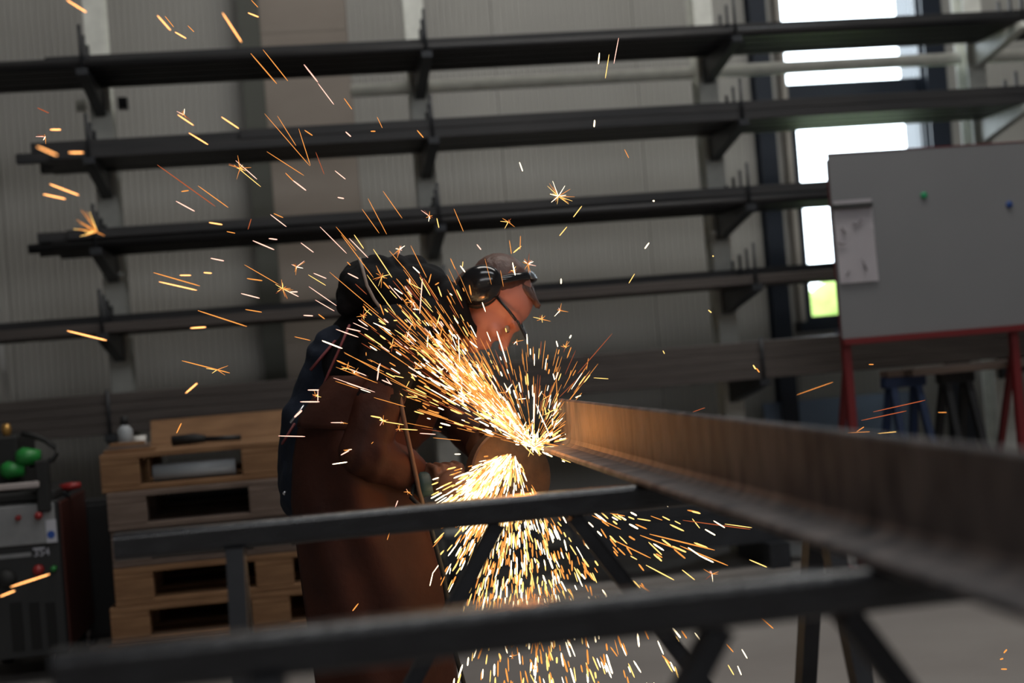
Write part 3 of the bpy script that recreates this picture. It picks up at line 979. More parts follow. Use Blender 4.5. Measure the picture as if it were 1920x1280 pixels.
# ------------------------------------------------------------------ the worker
hip_x = P(630, 905, 3.82)
per = tag(empty('person', (P(680, 1150, 3.83).x, 3.83, 0)), 'worker in black hooded jacket, brown leather apron and ear muffs bending over the angle grinder', 'person')
W = P
pel = W(632, 905, 3.82)
mid = W(655, 790, 3.82)
chest = W(725, 672, 3.82)
nb = W(812, 608, 3.82)
shR, shL = W(738, 640, 3.63), W(752, 636, 4.01)
elR, elL = W(680, 850, 3.53), W(838, 765, 4.17)
wrR, wrL = W(788, 890, 3.63), W(915, 845, 3.86)
hpR, hpL = W(640, 930, 3.72), W(648, 930, 3.93)
knR, knL = W(668, 1150, 3.66), W(690, 1150, 3.97)
anR, anL = Vector((knR.x - 0.02, 3.70, 0.10)), Vector((knL.x + 0.03, 3.98, 0.10))
HC = W(925, 568, 3.80)
hu = (0.87 * RT + 0.49 * UP - 0.05 * _fw).normalized()       # crown
hf = (0.49 * RT - 0.87 * UP - 0.10 * _fw)
hf = (hf - hf.dot(hu) * hu).normalized()                       # face
hs = hu.cross(hf).normalized()
if hs.dot(_fw) > 0:
    hs = -hs                                                   # side seen by the camera
HA = (hf, hs, hu)


def H(f, u, s=0.0):
    return HC + hf * f + hu * u + hs * s


body = [
    ('e', pel, (0.14, 0.17, 0.14)), ('c', pel, mid, 0.14, 0.135), ('c', mid, chest, 0.135, 0.15), ('c', chest, nb, 0.14, 0.075),
    ('c', shR, shL, 0.07, 0.07), ('c', nb, H(-0.05, -0.06), 0.062, 0.056),
    ('c', shR, elR, 0.055, 0.045), ('c', elR, wrR, 0.044, 0.03), ('c', shL, elL, 0.055, 0.045), ('c', elL, wrL, 0.044, 0.03),
    ('c', hpR, knR, 0.085, 0.06), ('c', knR, anR, 0.058, 0.04), ('c', hpL, knL, 0.085, 0.06), ('c', knL, anL, 0.058, 0.04),
    ('c', anR, anR + Vector((0.14, -0.03, -0.06)), 0.038, 0.03), ('c', anL, anL + Vector((0.15, -0.01, -0.06)), 0.038, 0.03),
    ('e', H(-0.012, 0.03), (0.098, 0.076, 0.088), HA), ('e', H(0.028, -0.03), (0.066, 0.064, 0.085), HA),
    ('e', H(0.040, -0.085), (0.046, 0.050, 0.036), HA), ('e', H(0.074, -0.104), (0.022, 0.024, 0.020), HA),
    ('c', H(0.088, 0.006), H(0.116, -0.034), 0.009, 0.0145), ('e', H(0.082, 0.022), (0.018, 0.052, 0.013), HA),
    ('e', H(0.068, -0.03, 0.040), (0.024, 0.024, 0.022), HA), ('e', H(0.068, -0.03, -0.040), (0.024, 0.024, 0.022), HA),
    ('e', H(0.092, -0.066), (0.012, 0.025, 0.007), HA), ('e', H(0.090, -0.079), (0.012, 0.022, 0.008), HA),
    ('e', H(-0.012, -0.012, 0.078), (0.022, 0.012, 0.032), HA), ('e', H(-0.012, -0.012, -0.078), (0.022, 0.012, 0.032), HA),
]
bd_ = blob('body', body, 0.006, MT['skin'], per, 3)
for s in (-1, 1):
    e = bmesh.new()
    add_ell(e, H(0.0815, 0.0, 0.030 * s), (0.0105, 0.011, 0.0085), HA)
    ey = fin('eye', e, MT['eye'], per, True)
    e = bmesh.new()
    add_ell(e, H(0.0912, -0.002, 0.030 * s), (0.002, 0.005, 0.005), HA)
    fin('iris', e, MT['iris'], ey, True)
# hair: short crop with a fringe falling over the forehead
hair = [('e', H(-0.034, 0.041), (0.088, 0.0785, 0.081), HA), ('e', H(-0.07, -0.02), (0.045, 0.066, 0.06), HA)]
for k in range(9):
    s = -0.045 + 0.011 * k
    hair.append(('c', H(0.012, 0.108 - abs(s) * 0.4, s), H(0.060 + rnd.uniform(-.012, .012), 0.100 + rnd.uniform(-.008, .010), s + rnd.uniform(-.008, .008)), 0.010, 0.004))
blob('hair', hair, 0.004, MT['hair'], per, 2)

# jacket, hood
jk = [
    ('c', W(645, 850, 3.82), mid, 0.155, 0.158), ('c', mid, chest, 0.158, 0.172), ('c', chest, nb, 0.165, 0.095),
    ('c', shR, shL, 0.096, 0.096), ('c', W(690, 700, 3.74), chest, 0.13, 0.13), ('c', W(770, 770, 3.86), W(770, 690, 3.86), 0.075, 0.10),
    ('c', shR, shR.lerp(elR, 0.55), 0.086, 0.072), ('c', shL, shL.lerp(elL, 0.55), 0.086, 0.072),
]
blob('jacket', jk, 0.0085, MT['jacket'], per, 5, 0.006)
hood = [
    ('e', W(745, 560, 3.82), (0.125, 0.17, 0.085)), ('e', W(690, 535, 3.80), (0.080, 0.15, 0.070)), ('e', W(668, 548, 3.78), (0.050, 0.14, 0.068)),
    ('e', W(790, 535, 3.82), (0.080, 0.14, 0.055)), ('c', W(700, 500, 3.72), W(780, 503, 3.90), 0.030, 0.034), ('c', W(655, 520, 3.72), W(650, 570, 3.70), 0.030, 0.030),
    ('c', W(840, 560, 3.72), W(845, 560, 3.90), 0.042, 0.042), ('c', W(845, 560, 3.72), W(875, 615, 3.73), 0.036, 0.028), ('c', W(800, 590, 3.70), W(850, 600, 3.72), 0.05, 0.04),
]
blob('hood', hood, 0.007, MT['jacket'], per, 4, 0.006)
# leather sleeves
blob('sleeve', [('c', shR.lerp(elR, 0.45), elR, 0.074, 0.060), ('c', elR, elR.lerp(wrR, 0.8), 0.060, 0.052), ('e', elR + Vector((0.01, 0, 0)), 0.060)], 0.007, MT['leather'], per, 4, 0.005)
blob('sleeve', [('c', shL.lerp(elL, 0.45), elL, 0.080, 0.066), ('c', elL, elL.lerp(wrL, 0.85), 0.067, 0.052)], 0.007, MT['leather'], per, 4, 0.005)
# leather collar of the apron bib under the chin
blob('bib', [('c', W(800, 680, 3.74), W(860, 610, 3.75), 0.07, 0.028), ('c', W(785, 800, 3.82), W(790, 700, 3.80), 0.045, 0.085), ('c', W(765, 815, 3.82), W(770, 720, 3.80), 0.050, 0.085)], 0.007, MT['leather'], per, 4, 0.005)
# trousers
tr = [('e', W(622, 900, 3.82), (0.145, 0.185, 0.15)), ('c', W(630, 880, 3.82), W(632, 800, 3.82), 0.155, 0.150), ('c', W(600, 790, 3.80), W(655, 690, 3.80), 0.10, 0.125),
      ('c', hpR, knR, 0.115, 0.088), ('c', knR, anR + Vector((0, 0, 0.02)), 0.086, 0.075), ('c', hpL, knL, 0.115, 0.088), ('c', knL, anL + Vector((0, 0, 0.02)), 0.086, 0.075)]
blob('trousers', tr, 0.0085, MT['navy'], per, 4, 0.005)
for an in (anR, anL):
    bt2 = blob('boot', [('c', Vector((an.x, an.y, 0.16)), Vector((an.x, an.y, 0.07)), 0.055, 0.055), ('c', Vector((an.x - 0.02, an.y, 0.055)), Vector((an.x + 0.16, an.y - 0.02, 0.05)), 0.048, 0.045)], 0.006, MT['boot'], per, 3)
    box('boot_sole', (an.x - 0.075, an.y - 0.055, 0.0), (an.x + 0.21, an.y + 0.045, 0.018), MT['sole'], bt2, 0.006)

# apron: thick leather sheet wrapped round the front and the near side
rows_px = [  # y, left px, right px
    (772, 568, 742), (800, 562, 752), (860, 552, 768), (940, 549, 790), (1030, 560, 812), (1110, 570, 832), (1200, 583, 846), (1300, 596, 856), (1400, 604, 862)]
bm = bmesh.new()
NU = 30
grid = []
for ri, (py, pl, pr_) in enumerate(rows_px):
    row = []
    for k in range(NU + 1):
        u = k / NU
        if u <= 0.78:                       # near side, left edge to the front edge
            t = u / 0.78
            px = pl + (pr_ - pl) * t
            bulge = math.sin(math.pi * min(1, 0.12 + 0.8 * t)) ** 0.7
            Y = 3.735 - 0.185 * bulge + 0.014 * math.sin(7 * t + 0.8 * ri) * (0.3 + 0.1 * ri) + 0.01 * math.sin(15 * t - ri)
            row.append(W(px, py, Y))
        else:                               # wraps round to his far side
            t = (u - 0.78) / 0.22
            q = W(pr_, py, 3.735 - 0.185 * math.sin(math.pi * 0.92) ** 0.7)
            row.append(q + Vector((0.015 * math.sin(math.pi * t) - 0.03 * t * t, 0.42 * t, 0)))
    grid.append(row)
vs = [[bm.verts.new(p) for p in row] for row in grid]
for i in range(len(vs) - 1):
    for k in range(NU):
        bm.faces.new((vs[i][k], vs[i][k + 1], vs[i + 1][k + 1], vs[i + 1][k]))
bmesh.ops.subdivide_edges(bm, edges=bm.edges[:], cuts=1, use_grid_fill=True, smooth=0.6)
bmesh.ops.solidify(bm, geom=bm.faces[:], thickness=0.006)
fin('apron', bm, MT['leather'], per, True)
# bib: leather plate from the waist up under the arm
bm = bmesh.new()
rows_px = [(704, 618, 745), (725, 600, 748), (750, 582, 748), (782, 560, 752), (800, 556, 756)]
vs = []
for ri, (py, pl, pr_) in enumerate(rows_px):
    row = []
    for k in range(13):
        t = k / 12
        Y = 3.66 - 0.125 * math.sin(math.pi * min(1, 0.15 + 0.75 * t)) ** 0.8 - 0.012 * (ri / 4) + 0.006 * math.sin(9 * t + ri)
        row.append(bm.verts.new(W(pl + (pr_ - pl) * t, py + 18 * math.sin(math.pi * t) * (ri >= 3) * 0.3 - (1 - t) * 0, Y)))
    vs.append(row)
for i in range(len(vs) - 1):
    for k in range(12):
        bm.faces.new((vs[i][k], vs[i][k + 1], vs[i + 1][k + 1], vs[i + 1][k]))
bmesh.ops.subdivide_edges(bm, edges=bm.edges[:], cuts=1, use_grid_fill=True, smooth=0.6)
bmesh.ops.solidify(bm, geom=bm.faces[:], thickness=-0.006)
fin('side_flap', bm, MT['leather'], per, True)
# straps, cords, buckles
def ribbon(name, pts, r, m, sq):
    return tube(name, [W(*p) for p in pts], r, m, per, 8, True, sq, (0, 1, 0))


ribbon('brace_strap', [(655, 610, 3.62), (636, 655, 3.605), (618, 695, 3.605), (600, 738, 3.61)], 0.014, MT['strap'], (0.25, 1.0))
ribbon('brace_strap', [(628, 640, 3.70), (604, 668, 3.68), (582, 694, 3.68)], 0.012, MT['strap'], (0.35, 1.0))
ribbon('brace_strap', [(552, 795, 3.68), (540, 815, 3.67), (530, 830, 3.68)], 0.013, MT['strap'], (0.3, 1.0))
ribbon('buckle', [(605, 723, 3.64), (596, 733, 3.635), (589, 741, 3.64)], 0.006, MT['buckle'], (0.5, 1.0))
ribbon('buckle', [(570, 760, 3.645), (558, 776, 3.64), (545, 792, 3.645)], 0.008, MT['buckle'], (0.5, 1.0))
ribbon('neck_cord', [(674, 484, 3.66), (680, 505, 3.635), (688, 535, 3.62), (702, 562, 3.615), (715, 580, 3.61), (745, 587, 3.61), (775, 592, 3.62), (788, 605, 3.63), (792, 640, 3.62)], 0.0042, MT['cord'], None)
ribbon('edge_piping', [(742, 690, 3.60), (744, 712, 3.55), (752, 760, 3.535), (762, 810, 3.53), (775, 870, 3.545), (786, 920, 3.555), (794, 950, 3.565)], 0.006, MT['piping'], None)
ribbon('button', [(533, 923, 3.655), (535, 925, 3.652)], 0.006, MT['buckle'], None)

# ear muffs
mu = H(-0.048, -0.006, 0.088)
bm = bmesh.new()
add_ell(bm, H(-0.046, -0.004, 0.098), (0.052, 0.034, 0.062), HA, 4)
cup = fin('ear_cup', bm, MT['muff'], per, True)
bm = bmesh.new()
add_ell(bm, H(-0.046, -0.004, -0.098), (0.052, 0.034, 0.062), HA, 4)
fin('ear_cup', bm, MT['muff'], per, True)
for s in (1, -1):
    bm = bmesh.new()
    add_ell(bm, H(-0.040, -0.010, 0.078 * s), (0.050, 0.020, 0.060), HA, 3)
    fin('ear_cushion', bm, MT['cushion'], per, True)
pts = []
for k in range(25):
    t = math.radians(-8 + 196 * k / 24)
    pts.append(H(-0.040 + 0.03 * math.sin(t), 0.012 + 0.118 * math.sin(t), 0.108 * math.cos(t)))
tube('headband', pts, 0.011, MT['muff'], per, 8, True, (0.35, 1.0), tuple(hf))
tube('band_plate', [p + hu * 0.003 for p in pts[9:17]], 0.013, MT['band'], per, 8, True, (0.3, 1.0), tuple(hf))
# safety glasses
bm = bmesh.new()
rows = []
for i in range(5):
    u = 0.028 - 0.05 * i / 4
    rows.append([bm.verts.new(H(0.125 - 0.045 * (abs(a) ** 2.2), u + 0.006 * abs(a), 0.074 * a)) for a in [-1 + k / 8 for k in range(17)]])
for A, B in zip(rows, rows[1:]):
    for k in range(16):
        if abs(k - 7.5) < 1.2 and A is not rows[0]:
            continue
        bm.faces.new((A[k], A[k + 1], B[k + 1], B[k]))
gl = fin('safety_lens', bm, MT['lens'], per, True)
tube('glasses_frame', [H(0.127 - 0.045 * (abs(a) ** 2.2), 0.030 + 0.006 * abs(a), 0.075 * a) for a in [-1 + k / 8 for k in range(17)]], 0.0035, MT['gframe'], per, 8)
for s in (1, -1):
    tube('temple_arm', [H(0.080, 0.034, 0.076 * s), H(0.05, 0.03, 0.078 * s), H(-0.005, 0.018, 0.080 * s)], 0.004, MT['gframe'], per, 8)


# gloves: palm, four bent fingers and a thumb closed round the tool
def glove(wr, el, hand_c, ax, toward, r_tool):
    """ax: axis of the thing held; toward: direction from it to the palm"""
    ax = Vector(ax).normalized()
    tw_ = (Vector(toward) - Vector(toward).dot(ax) * ax).normalized()
    cr = ax.cross(tw_)
    pr = []
    R = r_tool + 0.014
    knk = []
    for i, (o, fr_) in enumerate(((-0.036, 0.012), (-0.012, 0.0128), (0.012, 0.0125), (0.035, 0.0108))):
        c = hand_c + ax * o
        span = (150, 168, 160, 140)[i]
        a = [math.radians(-25 + span * q / 3) for q in range(4)]
        pp_ = [c + R * (math.cos(t) * tw_ + math.sin(t) * cr) for t in a]
        for q in range(3):
            pr.append(('c', pp_[q], pp_[q + 1], fr_ - 0.0008 * q, fr_ - 0.0008 * (q + 1)))
        knk.append(pp_[0])
    base = hand_c + tw_ * (R + 0.006) - cr * 0.03
    pr.append(('e', base, (0.048, 0.026, 0.036), (ax, tw_, cr)))
    for kq in knk:
        pr.append(('c', base + (kq - base) * 0.3, kq, 0.017, 0.0135))
    th0 = base + ax * -0.03 + tw_ * 0.002 - cr * 0.008
    t1 = hand_c + ax * -0.055 + (R) * (math.cos(-0.9) * tw_ + math.sin(-0.9) * cr)
    t2 = hand_c + ax * -0.060 + (R) * (math.cos(-1.7) * tw_ + math.sin(-1.7) * cr)
    pr += [('c', th0, t1, 0.018, 0.0145), ('c', t1, t2, 0.0145, 0.012)]
    pr.append(('c', base - cr * 0.01, wr, 0.032, 0.036))
    pr.append(('c', wr, wr + (el - wr).normalized() * 0.07, 0.036, 0.046))
    return blob('glove', pr, 0.0042, MT['glove'], per, 2)


hR = gb + bdir * 0.165
glove(wrR, elR, hR, bdir, Vector((-0.25, -0.9, 0.45)), 0.031)
hL = gb + hd * 0.115
glove(wrL, elL, hL, hd, Vector((-0.8, 0.1, 0.4)), 0.018)

# ------------------------------------------------------------------ sparks
OR = P(1000, 838, 3.53)


def spark_mesh(key, taper=0.35):
    n = 6
    v, f = [], []
    for z, r in ((0.0, taper), (0.12, 0.8), (0.5, 1.0), (0.9, 0.9), (1.0, taper)):
        for k in range(n):
            t = 2 * math.pi * k / n
            v.append((r * math.cos(t), r * math.sin(t), z - 0.5))
    for q in range(4):
        for k in range(n):
            f.append((q * n + k, q * n + (k + 1) % n, (q + 1) * n + (k + 1) % n, (q + 1) * n + k))
    f.append(tuple(range(n))[::-1])
    f.append(tuple(range(4 * n, 5 * n)))
    me = bpy.data.meshes.new('spark_' + key)
    me.from_pydata(v, [], f)
    me.materials.append(SP[key])
    return me


SM = {k: spark_mesh(k) for k in SP}
count = [0]


def spark_obj(a, b, r, key, label, group):
    a, b = Vector(a), Vector(b)
    L = max((b - a).length, 2.2 * r)
    x, y, d = frame_of(b - a if (b - a).length > 1e-6 else Vector((0, 0, 1)))
    o = bpy.data.objects.new('spark', SM[key])
    COL.objects.link(o)
    m = Matrix((x * r, y * r, d * L)).transposed().to_4x4()
    m.translation = (a + b) / 2
    o.matrix_world = m
    tag(o, label, 'spark', group)
    count[0] += 1
    return o


def spark_depth(x, y, wd):
    """sparks fan out from the cut, the wide ones have come nearer"""
    dist = math.hypot(x - 1000, y - 838) / 745
    return 3.53 - 0.12 * dist - max(0, wd - 2.6) * 0.22


G = {
    'A': ('flying in front of the bar rack', 'sparks in front of the bar rack'),
    'B': ('flying above the worker\'s back', 'sparks above the worker'),
    'C': ('flying past the worker\'s jacket and apron', 'sparks across the worker'),
    'D': ('drifting between the worker\'s head and the window', 'sparks beyond the worker\'s head'),
    'E': ('flying below the beam', 'sparks below the beam'),
    'F': ('flying above the beam near the grey board', 'sparks above the beam'),
    'H': ('flying in front of the welding machine', 'sparks by the welding machine'),
}
CN = {'w': 'white hot', 'y': 'yellow', 'o': 'orange', 'p': 'pinkish white', 'd': 'dull red', 'n': 'glowing orange'}


def spark_label(key, length, width, place):
    ln = 'tiny' if length < 9 else ('short' if length < 28 else ('long' if length < 60 else 'very long'))
    return '%s %s%s spark streak %s' % (ln, 'thick ' if width > 3.4 else ('hair thin ' if width < 1.5 else ''), CN[key], place)


S = '''A 125 0 162 23 6 o;A 295 29 320 57 5 p;A 328 60 349 72 4 o;A 309 30 326 51 2 o;A 352 48 364 60 2 o;A 417 24 453 79 6 o;A 470 100 519 157 3 o;A 493 93 540 152 2.2 o;A 465 24 485 32 4 p;A 471 0 484 14 2 o;A 570 121 596 154 3.5 p;A 596 156 626 196 2 p;A 645 184 660 205 2 o;A 70 202 92 212 3.5 d;A 94 243 114 243 5 p;A 70 275 107 291 8 p;A 129 286 156 286 7 o;A 93 345 148 366 6 p;A 81 364 123 373 6 p;A 333 215 363 235 4 p;A 354 249 390 271 4 p;A 415 219 448 241 4 p;A 496 213 581 311 1.5 o;A 520 217 555 273 1 o;A 560 241 582 310 1 o;A 500 284 570 329 1.2 o;A 592 285 608 327 1 d;A 571 244 586 254 2.5 o;A 648 247 658 256 3 p;A 295 309 404 387 2.5 d;A 371 348 428 389 2 o;A 442 301 482 336 2 p;A 439 309 489 350 1.2 y;A 535 324 551 340 2 o;A 549 338 574 357 3 p;A 628 320 648 336 2 p;A 633 370 645 372 2.5 p;A 340 359 354 357 3 o;A 330 377 365 396 3 p;A 392 417 417 421 4 p;A 425 434 441 437 2 o;A 465 430 471 410 2 d;
B 507 402 537 425 2 p;B 513 400 531 408 2 o;B 474 451 514 468 3 p;B 504 447 520 449 3 p;B 564 455 588 473 2 p;B 600 425 650 475 1.6 p;B 395 484 420 489 3 p;B 707 219 717 240 1.3 o;B 695 246 704 246 3 o;B 782 244 794 258 3 o;B 851 391 869 434 1.5 o;B 718 358 754 409 1.5 o;B 690 372 725 439 1.2 o;B 679 392 711 437 1 o;B 819 409 823 427 2 y;B 894 458 902 468 2.5 p;B 630 425 668 470 1.5 o;B 655 447 690 483 1.8 p;B 640 440 700 520 1.6 o;B 664 440 682 466 2 y;B 700 467 735 520 2 y;B 730 470 760 505 1.5 o;B 770 460 800 520 1.5 o;
D 1160 71 1151 119 1.6 p;D 1124 99 1122 120 3 w;D 1142 102 1135 147 1.6 y;D 1115 225 1114 238 4 w;D 1171 280 1179 296 1.6 o;D 974 304 980 321 2.5 w;D 1091 386 1075 407 2 y;D 1063 425 1049 442 2 y;D 1224 376 1227 377 4 w;D 1217 455 1209 466 3 w;D 955 450 959 476 1.6 o;D 976 442 975 468 1.6 o;D 1190 513 1179 531 1.6 y;D 1052 522 1052 532 3 w;D 1336 479 1338 481 2.5 y;D 1328 581 1334 586 2.5 y;D 1243 657 1246 663 2 y;D 1412 684 1417 692 4 y;D 1418 690 1424 698 4 o;D 863 498 872 510 2.5 w;D 868 490 867 500 1.6 y;D 961 492 966 516 2.5 w;D 1043 639 1046 650 2.5 w;D 1071 628 1068 634 3 w;D 1037 700 1040 712 2.5 w;D 1113 708 1141 710 1.6 y;D 1079 745 1089 741 2.5 w;D 1048 745 1093 700 1.4 d;D 1148 625 1083 700 1.3 d;
A 126 620 200 638 5 o;A 341 676 431 699 2.4 o;A 348 737 370 718 5 o;A 288 511 375 536 3.2 o;A 298 528 369 544 4 o;A 337 516 358 516 4 o;A 382 511 397 512 4 o;A 463 522 492 526 3 o;A 452 550 487 559 2.5 p;A 458 496 522 533 1.6 o;A 543 547 558 547 3 p;A 371 582 463 612 3 o;A 357 615 386 613 5 p;A 460 580 491 585 2.2 o;A 331 812 340 793 3 o;
B 578 515 611 535 1.2 y;B 588 512 612 522 2 p;B 579 537 631 573 1.6 p;B 591 562 627 583 1.6 p;B 569 591 587 592 2.5 p;B 552 631 582 638 1.6 o;B 604 639 640 653 2 w;B 530 541 560 556 2 p;
C 577 731 598 731 3 p;C 563 753 599 753 3 p;C 596 731 596 752 2 p;C 552 782 566 769 5 p;C 522 817 572 818 2 p;C 625 708 703 735 1.3 p;C 707 695 713 681 3 p;C 652 690 687 704 2 p;C 645 660 780 735 1.3 o;C 639 853 655 844 3 p;C 623 870 651 866 2.5 w;C 620 792 644 792 2 p;C 720 790 757 796 2 y;C 750 804 783 806 2 y;C 787 812 817 814 2 p;C 701 745 760 762 1 o;C 762 743 783 745 2 y;C 692 836 700 828 1.6 o;C 746 938 741 951 2 p;C 731 996 726 1012 1.6 o;C 672 1131 661 1145 2.5 o;C 812 1072 806 1098 2 w;C 652 512 672 522 2.5 p;C 618 510 710 588 1.4 o;C 688 515 742 590 1.6 y;C 739 540 755 551 2.2 w;C 774 500 787 512 2.5 w;C 787 519 807 554 2.2 y;C 743 522 761 543 1.8 o;C 767 530 792 543 1.8 y;C 787 558 812 585 1.6 y;C 662 605 690 618 1.6 p;C 630 617 672 632 2.2 p;C 640 621 660 628 2 p;C 650 615 676 621 2.4 p;C 604 638 642 653 2 w;C 740 618 770 638 2 y;C 762 622 780 640 2 w;C 700 605 732 620 2 w;C 646 662 720 697 1.4 o;C 630 688 708 718 1.3 o;C 733 690 750 700 2 w;C 738 704 757 708 2 y;C 762 730 800 745 1.8 y;
F 1494 740 1562 716 4 o;F 1637 772 1735 750 3.2 d;F 1615 788 1700 770 3.2 d;F 1759 773 1775 773 4.5 o;F 1589 811 1631 809 3 o;F 1606 809 1620 800 3 o;F 1646 812 1681 809 4 y;F 1299 772 1322 764 2.2 d;F 1629 683 1638 683 3.5 o;
E 1882 1224 1888 1217 4 o;E 1875 1236 1881 1234 4 o;E 1877 1254 1888 1254 4 o;E 1497 1221 1519 1247 4 y;E 1424 1155 1450 1178 3.5 o;E 1391 1217 1401 1234 3 w;E 1362 1207 1375 1222 3 o;E 1365 1246 1376 1265 3 y;E 1383 1248 1390 1265 3 w;E 1405 1049 1438 1063 3 y;E 1200 1003 1275 1031 3 o;E 1218 1001 1340 1031 3.6 o;E 1275 1023 1365 1060 3 o;E 1309 1040 1338 1054 4 w;E 1280 975 1407 992 2.6 d;E 1338 976 1359 989 3.2 w;E 1359 982 1410 989 2.2 y;E 1322 992 1341 1003 4 w;E 1195 972 1220 976 3 y;E 1220 967 1242 975 2.2 o;E 1242 968 1256 975 3.5 y;E 1237 936 1253 950 2.8 w;E 1196 945 1206 946 3 o;E 1144 962 1172 967 2.5 o;E 1110 966 1164 992 2.5 o;E 1216 1016 1241 1040 3.5 y;E 1211 1059 1264 1087 3.2 y;E 1279 1068 1303 1087 3 y;E 1144 1009 1220 1046 3 o;E 1298 972 1312 990 2.5 y;E 1290 1026 1310 1040 3.5 w;
H 20 1100 93 1076 6 o;H 0 1118 28 1107 6 o'''
for it in S.replace('\n', '').split(';'):
    g, x0, y0, x1, y1, wd, key = it.split()
    x0, y0, x1, y1, wd = map(float, (x0, y0, x1, y1, wd))
    Y = spark_depth((x0 + x1) / 2, (y0 + y1) / 2, wd)
    if g == 'F':
        Y = 3.2 if wd < 3.9 else 2.9
    if g == 'D' or g == 'C':
        Y = max(Y, 3.25)
    if g == 'E':
        Y = 3.35 - max(0, wd - 3) * 0.1
    blur = 18.6 * abs(3.45 / Y - 1)
    wpx = max(1.4, wd - 0.75 * blur)
    if wd > 4.5:
        wpx = max(wpx, 2.8)
    if wd >= 4 and key in 'op' and g in 'AH':
        key = 'n'
    r = wpx * 0.5 * Y / FPX
    dy = 0.06 * math.hypot(x1 - x0, y1 - y0) / 745
    spark_obj(P(x0, y0, Y), P(x1, y1, Y - dy), r, key, spark_label(key, math.hypot(x1 - x0, y1 - y0), wd, G[g][0]), G[g][1])


# star bursts: sparks that split in flight, one thing each
def burst(x, y, rad, n, keys, seed, lab, ang=None, Y=None):
    q = random.Random(seed)
    Y = Y or max(3.2, spark_depth(x, y, 2))
    c = P(x, y, Y)
    bm = bmesh.new()
    mats = sorted(set(keys))
    for k in range(n):
        a = q.uniform(0, 2 * math.pi) if ang is None else math.radians(q.gauss(*ang))
        L = rad * (0.25 + 0.85 * q.random() ** 1.6) * Y / FPX
        d = (math.cos(a) * RT + math.sin(a) * UP - q.uniform(-0.5, 0.5) * _fw).normalized()
        nf = len(bm.faces)
        add_tube(bm, [c, c + d * L * 0.5, c + d * L], [0.0009, 0.0007, 0.0003], 4)
        bm.faces.ensure_lookup_table()
        mi = mats.index(keys[k % len(keys)])
        for f in bm.faces[nf:]:
            f.material_index = mi
    o = fin('starburst_spark', bm, None)
    for k in mats:
        o.data.materials.append(SP[k])
    tag(o, lab, 'spark', 'sparks bursting into stars')
    return o


burst(182, 434, 44, 22, 'yoo', 1, 'large orange spark burst in front of the first rack post', (155, 30), 2.6)
burst(183, 436, 34, 3, 'oy', 31, 'orange spark tail leaving the large burst at the first rack post', (-25, 4), 2.6)
burst(1047, 368, 30, 24, 'yoow', 2, 'fine star shaped spark burst before the middle of the rack')
for k, (x, y, r, n) in enumerate(((530, 541, 24, 26), (805, 405, 18, 10), (953, 416, 15, 12), (749, 467, 17, 18), (407, 693, 20, 7), (556, 500, 18, 12), (650, 690, 16, 12), (653, 843, 9, 7), (642, 792, 12, 6), (718, 788, 11, 8), (748, 803, 11, 8), (765, 922, 14, 8), (1016, 598, 17, 12), (1050, 582, 17, 8), (1060, 650, 14, 12), (990, 495, 20, 14), (962, 508, 14, 8), (1335, 1076, 18, 12), (716, 518, 22, 14), (774, 568, 20, 14), (681, 592, 16, 12), (664, 700, 14, 10), (735, 648, 16, 12), (345, 215, 16, 9), (450, 315, 22, 12), (85, 256, 20, 7), (1024, 745, 14, 10), (968, 640, 14, 8), (1085, 1190, 14, 9), (960, 1230, 13, 8), (780, 690, 14, 9), (840, 730, 14, 10), (592, 742, 13, 8))):
    burst(x, y, r, n, 'oodwop' if k % 2 else 'oydo', 50 + k, '%s spark bursting into a star of fine glowing needles %s' % ('large' if r > 19 else ('small' if r < 13 else 'medium'), 'in front of the bar rack' if x < 460 else ('below the beam' if y > 1000 else ('beside the worker\'s face' if x > 940 else ('above the worker\'s hood' if y < 480 else 'across the worker\'s jacket')))))

# procedural fans: the largest few become single sparks, the rest is one spray each
SPR = {'jet': [], 'lower': [], 'fall': []}


def dirv(deg, tw):
    a = math.radians(deg)
    return (math.cos(a) * RT + math.sin(a) * UP - tw * _fw).normalized()


R2 = random.Random(11)
for k in range(2500):
    t = R2.random()
    if t < 0.56:
        d = dirv(R2.gauss(133.5, 5.5), R2.gauss(0.10, 0.16))
        rr = abs(R2.gauss(0, 0.19)) + 0.002
    elif t < 0.85:
        d = dirv(R2.gauss(139, 13), R2.gauss(0.12, 0.22))
        rr = 0.01 + R2.random() ** 1.3 * 0.52
    elif t < 0.965:
        d = dirv(R2.uniform(50, 125), R2.gauss(0.1, 0.3))
        if R2.random() < 0.4:
            continue
        rr = 0.01 + R2.random() ** 1.1 * 0.26
    else:
        d = dirv(R2.uniform(-30, 55), R2.gauss(0.2, 0.3))
        rr = 0.01 + R2.random() ** 1.5 * 0.10
    if rr > 0.66:
        continue
    c = OR + d * rr
    L = R2.uniform(0.008, 0.034) * (1.0 + (R2.random() < 0.10) * 1.8)
    dd = d
    if R2.random() < 0.24:
        dd = (d + Vector((R2.gauss(0, .6), R2.gauss(0, .4), R2.gauss(0, .6)))).normalized()
    q = R2.random()
    if rr < 0.17:
        key = 'w' if q < 0.45 else ('y' if q < 0.85 else 'o')
    elif rr < 0.36:
        key = 'w' if q < 0.26 else ('y' if q < 0.62 else 'o')
    else:
        key = 'w' if q < 0.12 else ('y' if q < 0.38 else ('p' if q < 0.6 else 'o'))
    rad = R2.uniform(0.0008, 0.0019)
    if R2.random() < 0.42 and rr > 0.05:      # fine orange trails
        key, L, rad, dd = R2.choice('oood'), R2.uniform(0.03, 0.085), R2.uniform(0.0005, 0.0009), d
    SPR['jet'].append((c - dd * L / 2, c + dd * L / 2, rad, key))
O2 = P(965, 850, 3.50)
